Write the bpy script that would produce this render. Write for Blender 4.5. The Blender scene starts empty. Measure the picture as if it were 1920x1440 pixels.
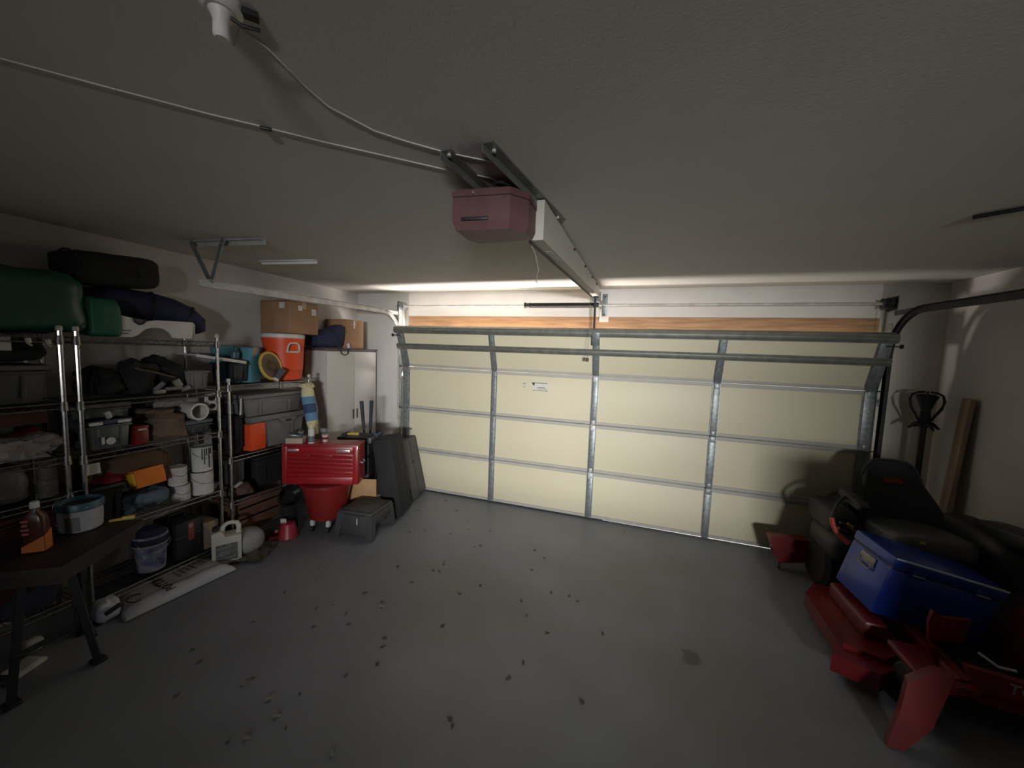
import bpy, bmesh, math, random
from mathutils import Vector, Matrix, Euler, noise
S = bpy.context.scene
COL = S.collection
PI = math.pi
R = math.radians
random.seed(7)

# ------------------------------------------------------------------ camera, world, lights, exposure
cam_d = bpy.data.cameras.new('camera'); cam = bpy.data.objects.new('camera', cam_d); COL.objects.link(cam)
cam_d.sensor_width = 36.0; cam_d.lens = 701.18 / 1920 * 36.0; cam_d.clip_start = 0.02
cr, cu, cf = (Vector((0.94778959, 0.31682988, 0.03624521)), Vector((-0.06086136, 0.0681443, 0.99581738)),
              Vector((-0.3130348, 0.94603128, -0.08386915)))
m3 = Matrix((cr, cu, -cf)).transposed()
cam.matrix_world = Matrix.Translation((2.856, -4.155, 1.831)) @ m3.to_4x4()
S.camera = cam
S.view_settings.view_transform = 'Standard'; S.view_settings.look = 'None'
S.view_settings.gamma = 1.0; S.view_settings.use_curve_mapping = False
S.view_settings.exposure = 0.0

W = bpy.data.worlds.new('world'); S.world = W; W.use_nodes = True
bg = W.node_tree.nodes['Background']; bg.inputs[0].default_value = (0.80, 0.90, 1.0, 1); bg.inputs[1].default_value = 0.12

def area(name, loc, target, sx, sy, power, col, spread=180):
    l = bpy.data.lights.new(name, 'AREA'); l.shape = 'RECTANGLE'; l.size = sx; l.size_y = sy
    l.energy = power; l.color = col; l.spread = R(spread)
    o = bpy.data.objects.new(name, l); COL.objects.link(o); o.location = loc
    o.rotation_euler = (Vector(target) - Vector(loc)).to_track_quat('-Z', 'Y').to_euler()
    return o
# daylight bounced off the sunlit driveway, getting in over the top of the leaning door panel
area('driveway_daylight', (1.25, 0.36, 1.35), (1.25, 0.06, 2.35), 2.0, 0.32, 105, (1.0, 0.91, 0.85))
# daylight arriving through the wide window opening in the back wall, behind the photographer
area('window_daylight', (5.2, -9.9, 1.74), (2.05, 0.0, 1.10), 1.5, 0.5, 82, (0.97, 0.985, 1.0), 52)
area('rear_fill', (1.7, -7.0, 1.8), (0.9, -1.5, 0.9), 1.2, 0.9, 0.9, (0.78, 0.87, 1.0), 64)  # fill lamp added in front of the solid back wall, no window here
# sun on the driveway outside, seen only as the bright slit under the door
sun_d = bpy.data.lights.new('sun', 'SUN'); sun_d.energy = 5.0; sun_d.angle = R(0.6); sun_d.color = (1.0, 0.95, 0.88)
sun = bpy.data.objects.new('sun', sun_d); COL.objects.link(sun); sun.location = (2.4, 6, 6)
sun.rotation_euler = Vector((-0.15, -0.75, -0.64)).to_track_quat('-Z', 'Y').to_euler()

# ------------------------------------------------------------------ helpers
OFF = {}
class G:
    """collects shapes in world coordinates, becomes ONE mesh object"""
    def __init__(s, M=None): s.bm = bmesh.new(); s.M = M
    def _new(s, ret, M): bmesh.ops.transform(s.bm, matrix=M, verts=ret)
    def box(s, c, d, rot=(0, 0, 0), bev=0.0, taper=None):
        r = bmesh.ops.create_cube(s.bm, size=1.0)['verts']
        for v in r:
            k = 1.0
            if taper and v.co.z < 0: v.co.x *= taper[0]; v.co.y *= taper[1]
            v.co = Vector((v.co.x * d[0], v.co.y * d[1], v.co.z * d[2]))
        if bev > 0:
            es = list({e for v in r for e in v.link_edges})
            nb = bmesh.ops.bevel(s.bm, geom=es, offset=min(bev, min(d) * .45), segments=2, affect='EDGES', profile=.5)
            r = list({v for f in nb['faces'] for v in f.verts} | {v for v in r if v.is_valid})
        M = Matrix.Translation(c) @ Euler(rot).to_matrix().to_4x4()
        bmesh.ops.transform(s.bm, matrix=M, verts=r); return s
    def span(s, x0, x1, y0, y1, z0, z1, bev=0.0):
        return s.box(((x0+x1)/2, (y0+y1)/2, (z0+z1)/2), (abs(x1-x0), abs(y1-y0), abs(z1-z0)), bev=bev)
    def cyl(s, p, q, r, r2=None, n=12):
        p = Vector(p); q = Vector(q); d = q - p
        M = Matrix.Translation((p+q)/2) @ d.to_track_quat('Z', 'Y').to_matrix().to_4x4()
        bmesh.ops.create_cone(s.bm, cap_ends=True, segments=n, radius1=r, radius2=r if r2 is None else r2, depth=d.length, matrix=M)
        return s
    def tube(s, pts, r, n=8, closed=False, flat=None):
        pts = [Vector(p) for p in pts]; N = len(pts); rings = []
        up = Vector((0, 0, 1))
        for i, p in enumerate(pts):
            a = pts[(i-1) % N] if (closed or i > 0) else p; b = pts[(i+1) % N] if (closed or i < N-1) else p
            t = (b-a).normalized()
            u = t.cross(up)
            if u.length < .05: u = t.cross(Vector((1, 0, 0)))
            u.normalize(); w = t.cross(u)
            rr = r[i] if isinstance(r, (list, tuple)) else r
            f = flat or 1.0
            rings.append([s.bm.verts.new(p + rr*(math.cos(2*PI*k/n)*u + f*math.sin(2*PI*k/n)*w)) for k in range(n)])
        for i in range(N if closed else N-1):
            A, B = rings[i], rings[(i+1) % N]
            for k in range(n): s.bm.faces.new((A[k], A[(k+1) % n], B[(k+1) % n], B[k]))
        if not closed:
            s.bm.faces.new(rings[0][::-1]); s.bm.faces.new(rings[-1])
        return s
    def lathe(s, c, prof, n=24, M=None, cap=True):
        c = Vector(c); rings = []
        for r, z in prof:
            rings.append([s.bm.verts.new(((M @ Vector((r*math.cos(2*PI*k/n), r*math.sin(2*PI*k/n), z))) if M else Vector((r*math.cos(2*PI*k/n), r*math.sin(2*PI*k/n), z))) + c) for k in range(n)])
        for A, B in zip(rings, rings[1:]):
            for k in range(n): s.bm.faces.new((A[k], A[(k+1) % n], B[(k+1) % n], B[k]))
        if cap: s.bm.faces.new(rings[0][::-1]); s.bm.faces.new(rings[-1])
        return s
    def prism(s, poly, M, h):
        """poly in local xy, extruded 0..h along local z, placed by M"""
        a = [s.bm.verts.new(M @ Vector((x, y, 0))) for x, y in poly]; b = [s.bm.verts.new(M @ Vector((x, y, h))) for x, y in poly]
        n = len(poly)
        s.bm.faces.new(a[::-1]); s.bm.faces.new(b)
        for i in range(n): s.bm.faces.new((a[i], a[(i+1) % n], b[(i+1) % n], b[i]))
        return s
    def sup(s, c, d, e=0.5, amp=0.0, freq=4.0, rot=(0, 0, 0), seed=0.0, nu=28, nv=16, flatb=False):
        """super-ellipsoid blob with noise: bags, cloth heaps, cushions"""
        sg = lambda v, k: math.copysign(abs(v)**k, v)
        M = Matrix.Translation(c) @ Euler(rot).to_matrix().to_4x4(); rings = []
        def P(th, ph):
            p = Vector((sg(math.cos(ph), e)*sg(math.cos(th), e), sg(math.cos(ph), e)*sg(math.sin(th), e), sg(math.sin(ph), e)))
            q = Vector((p.x*d[0]/2, p.y*d[1]/2, p.z*d[2]/2))
            if amp:
                q *= 1 + amp * noise.fractal(q*freq + Vector((seed, seed*1.7, 3.1)), .7, 2.0, 4)
            if flatb and q.z < -d[2]*.46: q.z = -d[2]*.46
            return M @ q
        bot = s.bm.verts.new(P(0, -PI/2)); top = s.bm.verts.new(P(0, PI/2))
        for j in range(1, nv):
            ph = -PI/2 + PI*j/nv
            rings.append([s.bm.verts.new(P(2*PI*k/nu, ph)) for k in range(nu)])
        for A, B in zip(rings, rings[1:]):
            for k in range(nu): s.bm.faces.new((A[k], A[(k+1) % nu], B[(k+1) % nu], B[k]))
        for k in range(nu):
            s.bm.faces.new((bot, rings[0][(k+1) % nu], rings[0][k])); s.bm.faces.new((top, rings[-1][k], rings[-1][(k+1) % nu]))
        return s
    def sheet(s, fn, nu, nv, th=0.0):
        """surface fn(u,v)->Vector, optional thickness along -z of the local normal"""
        V = [[s.bm.verts.new(fn(i/nu, j/nv)) for j in range(nv+1)] for i in range(nu+1)]
        F = [s.bm.faces.new((V[i][j], V[i+1][j], V[i+1][j+1], V[i][j+1])) for i in range(nu) for j in range(nv)]
        if th: bmesh.ops.solidify(s.bm, geom=F, thickness=th)
        return s

def build(name, g, mat, parent=None, sharp=35):
    bm = g.bm
    if g.M is not None: bmesh.ops.transform(bm, matrix=g.M, verts=bm.verts)
    bmesh.ops.recalc_face_normals(bm, faces=bm.faces)
    if parent is not None: off = OFF[parent]
    else:
        xs = [v.co for v in bm.verts]
        off = Vector(((min(v.x for v in xs)+max(v.x for v in xs))/2, (min(v.y for v in xs)+max(v.y for v in xs))/2, min(v.z for v in xs)))
    bmesh.ops.translate(bm, vec=-off, verts=bm.verts)
    me = bpy.data.meshes.new(name); bm.to_mesh(me); bm.free()
    me.shade_smooth(); me.set_sharp_from_angle(angle=R(sharp))
    for m in (mat if isinstance(mat, (list, tuple)) else [mat]): me.materials.append(m)
    o = bpy.data.objects.new(name, me); COL.objects.link(o)
    if parent is not None: o.parent = parent
    else: o.location = off
    OFF[o] = off
    return o
def tag(o, label=None, cat=None, group=None, kind=None):
    if label: o['label'] = label
    if cat: o['category'] = cat
    if group: o['group'] = group
    if kind: o['kind'] = kind
    return o
def thing(name, label, cat, loc, group=None, kind=None):
    o = bpy.data.objects.new(name, None); COL.objects.link(o); o.location = loc; o.empty_display_size = .1
    OFF[o] = Vector(loc); return tag(o, label, cat, group, kind)
def single(name, g, mat, label, cat, group=None): return tag(build(name, g, mat), label, cat, group)
def struct(name, g, mat, parent=None, label=None):
    o = build(name, g, mat, parent); 
    if parent is None: tag(o, label, None, None, 'structure')
    return o
def text(name, body, size, M, mat, parent, sx=1.0, bold=0.0, ext=0.0006):
    cu_ = bpy.data.curves.new(name, 'FONT'); cu_.body = body; cu_.size = size; cu_.extrude = ext; cu_.offset = bold
    cu_.align_x = 'CENTER'; cu_.align_y = 'CENTER'; cu_.resolution_u = 3
    t = bpy.data.objects.new(name, cu_); COL.objects.link(t)
    me = bpy.data.meshes.new_from_object(t.evaluated_get(bpy.context.evaluated_depsgraph_get()))
    bpy.data.objects.remove(t); bpy.data.curves.remove(cu_)
    me.transform(Matrix.Translation(-OFF[parent]) @ M @ Matrix.Diagonal((sx, 1, 1, 1)))
    me.name = name; me.materials.clear(); me.materials.append(mat)
    o = bpy.data.objects.new(name, me); COL.objects.link(o); o.parent = parent; OFF[o] = OFF[parent]
    return o
def frame(o, x, y):
    """matrix with local x, y axes given, local z = x cross y"""
    x = Vector(x).normalized(); y = Vector(y).normalized(); z = x.cross(y).normalized(); y = z.cross(x)
    M = Matrix((x, y, z)).transposed().to_4x4(); M.translation = Vector(o); return M

# ------------------------------------------------------------------ materials
def mat(name, col, rough=.55, metal=0.0, var=.15, scale=9.0, bump=.0, bscale=60.0, spec=.5, col2=None, stretch=None, coat=0.0, trans=0.0):
    m = bpy.data.materials.new(name); m.use_nodes = True; nt = m.node_tree; N = nt.nodes; L = nt.links
    b = N['Principled BSDF']; tc = N.new('ShaderNodeTexCoord'); src = tc.outputs['Object']
    if stretch:
        mp = N.new('ShaderNodeMapping'); mp.inputs['Scale'].default_value = stretch; L.new(src, mp.inputs[0]); src = mp.outputs[0]
    n = N.new('ShaderNodeTexNoise'); n.inputs['Scale'].default_value = scale; n.inputs['Detail'].default_value = 5; L.new(src, n.inputs['Vector'])
    rp = N.new('ShaderNodeValToRGB'); rp.color_ramp.elements[0].position = .32; rp.color_ramp.elements[1].position = .68
    c2 = col2 or tuple(c*(1-var) for c in col)
    rp.color_ramp.elements[0].color = (*c2, 1); rp.color_ramp.elements[1].color = (*col, 1)
    L.new(n.outputs[0], rp.inputs[0]); L.new(rp.outputs[0], b.inputs['Base Color'])
    b.inputs['Roughness'].default_value = rough; b.inputs['Metallic'].default_value = metal
    b.inputs['Specular IOR Level'].default_value = spec; b.inputs['Coat Weight'].default_value = coat
    b.inputs['Transmission Weight'].default_value = trans
    if bump:
        n2 = N.new('ShaderNodeTexNoise'); n2.inputs['Scale'].default_value = bscale; n2.inputs['Detail'].default_value = 4; L.new(src, n2.inputs['Vector'])
        bp = N.new('ShaderNodeBump'); bp.inputs['Strength'].default_value = bump; bp.inputs['Distance'].default_value = .01
        L.new(n2.outputs[0], bp.inputs['Height']); L.new(bp.outputs[0], b.inputs['Normal'])
    return m
def blot(m, centers, col, soft=.5, nscale=5.0, amount=.8):
    """stains with a shape of their own: (x, y, rx, ry) blotches in world xy, ragged by noise"""
    nt = m.node_tree; N = nt.nodes; L = nt.links; b = N['Principled BSDF']
    geo = N.new('ShaderNodeNewGeometry'); ns = N.new('ShaderNodeTexNoise'); ns.inputs['Scale'].default_value = nscale; ns.inputs['Detail'].default_value = 6
    L.new(geo.outputs['Position'], ns.inputs['Vector'])
    tot = None
    for (x, y, rx, ry) in centers:
        mp = N.new('ShaderNodeMapping'); mp.vector_type = 'POINT'
        mp.inputs['Scale'].default_value = (1/rx, 1/ry, 0); mp.inputs['Location'].default_value = (-x/rx, -y/ry, 0)
        L.new(geo.outputs['Position'], mp.inputs[0])
        ln = N.new('ShaderNodeVectorMath'); ln.operation = 'LENGTH'; L.new(mp.outputs[0], ln.inputs[0])
        ad = N.new('ShaderNodeMath'); ad.operation = 'MULTIPLY_ADD'; L.new(ns.outputs[0], ad.inputs[0]); ad.inputs[1].default_value = 1.6; 
        L.new(ln.outputs['Value'], ad.inputs[2])
        mr = N.new('ShaderNodeMapRange'); mr.inputs[1].default_value = 1.3-soft*.5+.3; mr.inputs[2].default_value = 1.3+soft*.5+.3; mr.inputs[3].default_value = amount; mr.inputs[4].default_value = 0
        L.new(ad.outputs[0], mr.inputs[0])
        if tot is None: tot = mr.outputs[0]
        else:
            mx = N.new('ShaderNodeMath'); mx.operation = 'MAXIMUM'; L.new(tot, mx.inputs[0]); L.new(mr.outputs[0], mx.inputs[1]); tot = mx.outputs[0]
    old = b.inputs['Base Color'].links[0].from_socket
    mix = N.new('ShaderNodeMix'); mix.data_type = 'RGBA'; L.new(tot, mix.inputs[0]); L.new(old, mix.inputs[6]); mix.inputs[7].default_value = (*col, 1)
    L.new(mix.outputs[2], b.inputs['Base Color'])

M_ceil = mat('ceiling_paint', (.62, .60, .55), .9, var=.05, scale=3, bump=.07, bscale=90, spec=.2)
blot(M_ceil, [(2.26, -2.72, .10, .24)], (.36, .29, .27), soft=.35, nscale=9, amount=.75)
M_wall = mat('wall_paint', (.60, .575, .54), .85, var=.06, scale=2.5, bump=.15, bscale=70, spec=.25)
M_head = mat('header_paint', (.84, .80, .76), .8, var=.06, scale=4, bump=.1, spec=.25)
M_floor = mat('painted_concrete', (.215, .226, .258), .42, var=.16, scale=2.2, bump=.12, bscale=40, spec=.45)
blot(M_floor, [(2.95, -1.15, .75, .55), (1.75, -1.75, .75, .5), (3.3, -.7, .5, .4), (3.35, -1.9, .7, .6)], (.155, .150, .130), soft=1.1, nscale=3.0, amount=.75)
blot(M_floor, [(3.285, -1.73, .07, .08)], (.07, .068, .062), soft=.3, nscale=12, amount=.9)
M_wood = mat('bare_pine', (.62, .36, .20), .7, var=.35, scale=6, bump=.1, stretch=(.6, 8, 8), spec=.3)
M_door = mat('cream_door_steel', (.68, .62, .44), .5, var=.04, scale=1.5, bump=.04, bscale=120, spec=.35)
M_rail = mat('door_rail_paint', (.46, .44, .40), .55, var=.1, scale=5, spec=.3)
M_galv = mat('galvanised_steel', (.30, .325, .33), .45, .55, var=.4, scale=34, spec=.5)
M_galvd = mat('dull_steel_bar', (.23, .235, .20), .5, .5, var=.3, scale=14)
M_galvw = mat('bright_track_steel', (.62, .61, .59), .5, .3, var=.3, scale=12)
M_dark = mat('dark_steel', (.035, .035, .036), .5, .4, var=.4, scale=12)
M_black = mat('black_plastic', (.022, .023, .026), .5, var=.3, scale=8, bump=.05)
M_blacksoft = mat('black_fabric', (.016, .016, .017), .85, var=.4, scale=12, bump=.3, bscale=80)
M_chrome = mat('chrome_post', (.70, .69, .67), .22, 1.0, var=.35, scale=45)
M_chromed = mat('worn_wire', (.30, .29, .28), .4, .9, var=.4, scale=30)
M_red = mat('red_enamel', (.30, .009, .014), .35, var=.2, scale=5, coat=.3)
M_redm = mat('mower_red', (.165, .006, .005), .4, var=.3, scale=5, coat=.2)
M_redp = mat('red_plastic', (.21, .015, .014), .35, var=.2, scale=4)
M_maroon = mat('maroon_plastic', (.115, .050, .050), .5, var=.25, scale=10)
M_orange = mat('orange_plastic', (.80, .085, .02), .45, var=.1, scale=4)
M_orange2 = mat('orange_card', (.78, .20, .02), .6, var=.12, scale=8)
M_white = mat('white_plastic', (.66, .64, .60), .45, var=.1, scale=8)
M_whitep = mat('white_paper', (.62, .61, .60), .8, var=.15, scale=14)
M_card = mat('cardboard', (.34, .20, .115), .85, var=.15, scale=7, bump=.1, bscale=140, spec=.2)
M_cardd = mat('dark_cardboard', (.16, .085, .055), .85, var=.25, scale=8, spec=.2)
M_tape = mat('packing_tape', (.42, .29, .18), .35, var=.1)
M_navy = mat('navy_fabric', (.018, .022, .06), .8, var=.3, scale=10, bump=.25, bscale=60)
M_navyp = mat('navy_plastic', (.010, .018, .028), .45, var=.3)
M_green = mat('dark_green_vinyl', (.008, .075, .048), .38, var=.35, scale=4, bump=.4, bscale=9)
M_green2 = mat('green_vinyl', (.008, .12, .06), .5, var=.3, scale=6, bump=.2)
M_teal = mat('teal_card', (.10, .30, .36), .6, var=.2, scale=9)
M_tealp = mat('teal_plastic', (.05, .13, .16), .4, var=.2)
M_bluecl = mat('pale_blue_cloth', (.16, .23, .31), .85, var=.35, scale=8, bump=.35, bscale=25)
M_grey = mat('grey_plastic', (.20, .195, .19), .5, var=.2, scale=6)
M_greyd = mat('dark_grey_plastic', (.075, .075, .08), .5, var=.25, scale=6)
M_greyc = mat('clear_bin_plastic', (.10, .11, .115), .3, var=.2, scale=5)
M_cab = mat('cabinet_grey', (.58, .555, .52), .5, var=.06, scale=3)
M_cabd = mat('cabinet_top', (.10, .085, .09), .5, var=.2)
M_tan = mat('tan_canvas', (.15, .09, .05), .85, var=.4, scale=9, bump=.3, bscale=40)
M_brownb = mat('brown_bag', (.19, .13, .085), .8, var=.35, scale=9, bump=.3, bscale=30)
M_cloth = mat('white_cloth', (.42, .37, .36), .9, var=.45, scale=9, bump=.4, bscale=30)
M_yellow = mat('yellow_plastic', (.65, .45, .08), .5, var=.15)
M_cream = mat('yellow_cloth', (.68, .62, .35), .8, var=.15)
M_blueb = mat('blue_print', (.12, .26, .42), .7, var=.2, scale=20)
M_coolb = mat('blue_cooler_steel', (.012, .045, .33), .30, .2, var=.12, scale=4, coat=.25)
M_lidglint = mat('cooler_lid_glint', (.72, .82, .98), .25, .0, var=.05)  # pale colour of the highlight along the ice chest lid
M_tire = mat('tyre_rubber', (.014, .014, .014), .8, var=.3, scale=20, bump=.2)
M_vinyl = mat('seat_vinyl', (.065, .068, .078), .36, var=.2, scale=5, bump=.08, bscale=50)
M_bench = mat('bench_dark_wood', (.030, .018, .015), .6, var=.35, scale=5, bump=.1, stretch=(1, 5, 5))
M_bottle = mat('brown_bottle', (.075, .020, .012), .3, var=.2)
M_inkb = mat('black_print', (.02, .02, .022), .7, var=.1)
M_inkg = mat('grey_print', (.22, .21, .21), .7, var=.3)
M_label = mat('dark_label', (.06, .065, .075), .6, var=.6, scale=40, col2=(.20, .20, .20))
M_pail = mat('pail_print', (.52, .53, .60), .55, var=.5, scale=17, col2=(.06, .08, .24))
M_pailw = mat('pail_label', (.44, .44, .47), .6, var=.12, scale=20)
M_bag = mat('grey_sack', (.40, .39, .395), .5, var=.35, scale=7, bump=.25, bscale=20)
M_bagw = mat('sack_white_side', (.50, .52, .58), .35, var=.12, scale=9, bump=.15, bscale=25)
M_wire = mat('white_cable', (.74, .72, .68), .6, var=.2)
M_iron = mat('wrought_iron', (.016, .016, .018), .6, .3, var=.3)
M_board = mat('board_wood', (.40, .29, .19), .75, var=.3, scale=5, stretch=(4, 4, .7))
M_leaf = mat('dry_leaf', (.125, .118, .105), .85, var=.5, scale=30)
M_leafl = mat('pale_leaf', (.27, .25, .21), .85, var=.3, scale=30)
M_silver = mat('chrome_badge', (.75, .74, .74), .3, .8, var=.1)
M_drive = mat('driveway_concrete', (.6, .58, .55), .9, var=.1)

# ------------------------------------------------------------------ the room
XL, XR, YF, YB, ZC = -0.82, 5.36, 0.10, -7.2, 2.556
struct('floor', G().span(XL-.12, XR+.12, YB-.12, .25, -.12, 0), M_floor)
struct('ceiling', G().span(XL-.12, XR+.12, YB-.12, YF+.12, ZC, ZC+.1), M_ceil)
struct('wall_left', G().span(XL-.12, XL, YB-.12, YF+.12, 0, ZC), M_wall)
struct('wall_right', G().span(XR, XR+.12, YB-.12, YF+.12, 0, ZC), M_wall)
struct('wall_back', G().span(XL, 3.20, YB-.12, YB, 0, ZC).span(5.00, XR, YB-.12, YB, 0, ZC).span(3.20, 5.00, YB-.12, YB, 2.01, ZC).span(3.20, 5.00, YB-.12, YB, 0, 1.16), M_wall)
struct('added_shade_wall', G().span(4.46, 5.0, -3.52, -3.42, 0, 1.27).span(5.0, XR, -3.52, -3.42, 0, ZC), M_wall)    # unseen low and full-height stubs, added to shade mower and right wall
g = G().span(XL, -.005, YF, YF+.12, 0, ZC).span(4.895, XR, YF, YF+.12, 0, ZC)
struct('wall_front', g, M_wall)
struct('trim_1', G().span(-.005, 4.895, YF, YF+.12, 2.256, ZC), M_head, label='white painted header board above the garage door')
struct('trim_2', G().span(-.005, 4.895, YF-.004, YF+.11, 2.125, 2.255, bev=.004), M_wood, label='bare pine strip under the header above the garage door')
g = G()                                                            # taped drywall joint line along the header
g.span(-.005, 4.895, YF-.004, YF+.001, 2.518, 2.524)
struct('trim_3', g, M_head, label='thin joint line along the top of the header')
struct('driveway', G().span(XL-2, XR+2, .25, 9, -.14, -.012), M_drive)

# ------------------------------------------------------------------ garage door
door = thing('door_1', None, None, (2.44, 0, 0.012), kind='structure')
TILT = Matrix.Translation((0, 0, 1.606)) @ Matrix.Rotation(R(19.5), 4, 'X') @ Matrix.Translation((0, 0, -1.606))
XS = (0.045, 1.26, 2.44, 3.62, 4.835)
ZS = (0.012, 0.533, 1.069, 1.606, 2.130)
for k in range(4):
    z0, z1 = ZS[k], ZS[k+1]; T = TILT if k == 3 else None
    s = build('section', G(T).span(0.0, 4.88, .0, .04, z0+.004, z1-.002, bev=.003), M_door, door)
    for za, zb in ((z0+.005, z0+.036), (z1-.038, z1-.004)):
        if k == 3 and za > 2.0: continue
        build('rail', G(T).span(0.0, 4.88, -.010, .0, za, zb, bev=.003), M_rail, s)
    for i, x in enumerate(XS):
        w = .085 if i in (0, 4) else .058
        gg = G(T).span(x-w/2, x+w/2, -.026, -.011, z0+.006, z1-.006, bev=.004)
        gg.span(x-w/2-.006, x-w/2+.004, -.014, -.001, z0+.006, z1-.006).span(x+w/2-.004, x+w/2+.006, -.014, -.001, z0+.006, z1-.006)
        build('stile', gg, M_galv, door)
for k in (1, 2, 3):
    for i, x in enumerate(XS):
        z = ZS[k]
        gg = G().box((x, -.029, z-.032), (.046, .005, .055), bev=.002).cyl((x-.028, -.034, z), (x+.028, -.034, z), .007, n=8)
        gg.box((x, -.029, z+.030), (.034, .005, .045), rot=(R(19.5) if k == 3 else 0, 0, 0), bev=.002)
        for dx in (-.013, .013): gg.cyl((x+dx, -.036, z-.038), (x+dx, -.030, z-.038), .005, n=6)
        build('hinge', gg, M_galvw if i in (2,) else M_galv, door)
for z, d, m in ((2.092, .030, M_galvd), (1.888, .030, M_galvd)):  # two reinforcing struts across the top section
    gg = G(TILT).span(-.02, 4.90, -.050, -.028, z-.022, z+.022, bev=.006).span(-.02, 4.90, -.032, -.027, z-.036, z+.036)
    if z > 2: gg.span(-.02, 4.90, -.03, .04, z+.034, z+.040)
    build('strut', gg, m, door)
build('bottom_seal', G().span(0.0, 2.6, .004, .03, .0008, .014), M_black, door)
build('latch', G().box((.10, -.034, .80), (.10, .012, .018), bev=.003).cyl((.09, -.046, .80), (.09, -.02, .80), .010), M_galv, door)
lb = build('warning_label', G().span(1.735, 1.915, -.0012, -.0002, 1.405, 1.495), mat('door_label', (.66, .62, .56), .6, var=.08), door)
build('print', G().span(1.735, 1.905, -.0022, -.0013, 1.490, 1.496).span(1.735, 1.915, -.0022, -.0013, 1.405, 1.410).prism([(0, 0), (.035, 0), (.03, -.035), (.012, -.022)], frame((1.722, -.0013, 1.494), (1, 0, 0), (0, 0, 1)), .001).span(1.79, 1.88, -.0022, -.0013, 1.44, 1.445).span(1.78, 1.90, -.0022, -.0013, 1.424, 1.428), M_inkb, lb)
l2 = build('label', G().span(1.615, 1.650, -.0012, -.0002, 1.435, 1.482), mat('door_label_small', (.60, .57, .49), .6, var=.08), door)
build('print', G().span(1.615, 1.650, -.002, -.0013, 1.476, 1.482).span(1.62, 1.64, -.002, -.0013, 1.437, 1.441), M_inkb, l2)
l3 = build('label', G().span(.155, .19, -.0012, -.0002, .40, .455), mat('door_label_low', (.60, .57, .49), .6, var=.08), door)
build('print', G().span(.155, .19, -.002, -.0013, .448, .455).span(.165, .175, -.002, -.0013, .42, .447), M_inkg, l3)
for k in range(1, 5):
    for sx, x in ((-1, -.012), (1, 4.892)):
        z = ZS[k] - (.10 if k == 4 else 0); 
        p = Vector((x, -.03, z)); 
        if k == 4: p = TILT @ p
        q = p + Vector((sx*.035, 0, 0))
        gg = G().cyl(p - Vector((sx*.06, 0, 0)), q, .005, n=8).cyl(q, q + Vector((sx*.012, 0, 0)), .019, n=14)
        build('roller', gg, M_dark, door)

def rail_path(z_top, y_end, z_end, z0, y0=.015, rad=.36):
    pts = [(y0, z0)]
    zc = z_top - rad
    pts.append((y0, zc))
    for k in range(1, 13):
        a = PI/2*k/12; pts.append((y0 - rad + rad*math.cos(a), zc + rad*math.sin(a)))
    pts.append((y_end, z_end)); return pts
def sweep(g, path, x0, x1, t):
    """band of thickness t along a path in the yz plane between x0 and x1"""
    n = len(path); A = []
    for i, (y, z) in enumerate(path):
        a = path[max(0, i-1)]; b = path[min(n-1, i+1)]; d = Vector((b[0]-a[0], b[1]-a[1])).normalized(); nn = Vector((d.y, -d.x))
        A.append([g.bm.verts.new(v) for v in ((x0, y+nn.x*t, z+nn.y*t), (x1, y+nn.x*t, z+nn.y*t), (x1, y-nn.x*t, z-nn.y*t), (x0, y-nn.x*t, z-nn.y*t))])
    for p, q in zip(A, A[1:]):
        for k in range(4): g.bm.faces.new((p[k], p[(k+1) % 4], q[(k+1) % 4], q[k]))
    g.bm.faces.new(A[0][::-1]); g.bm.faces.new(A[-1]); return g
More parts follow.
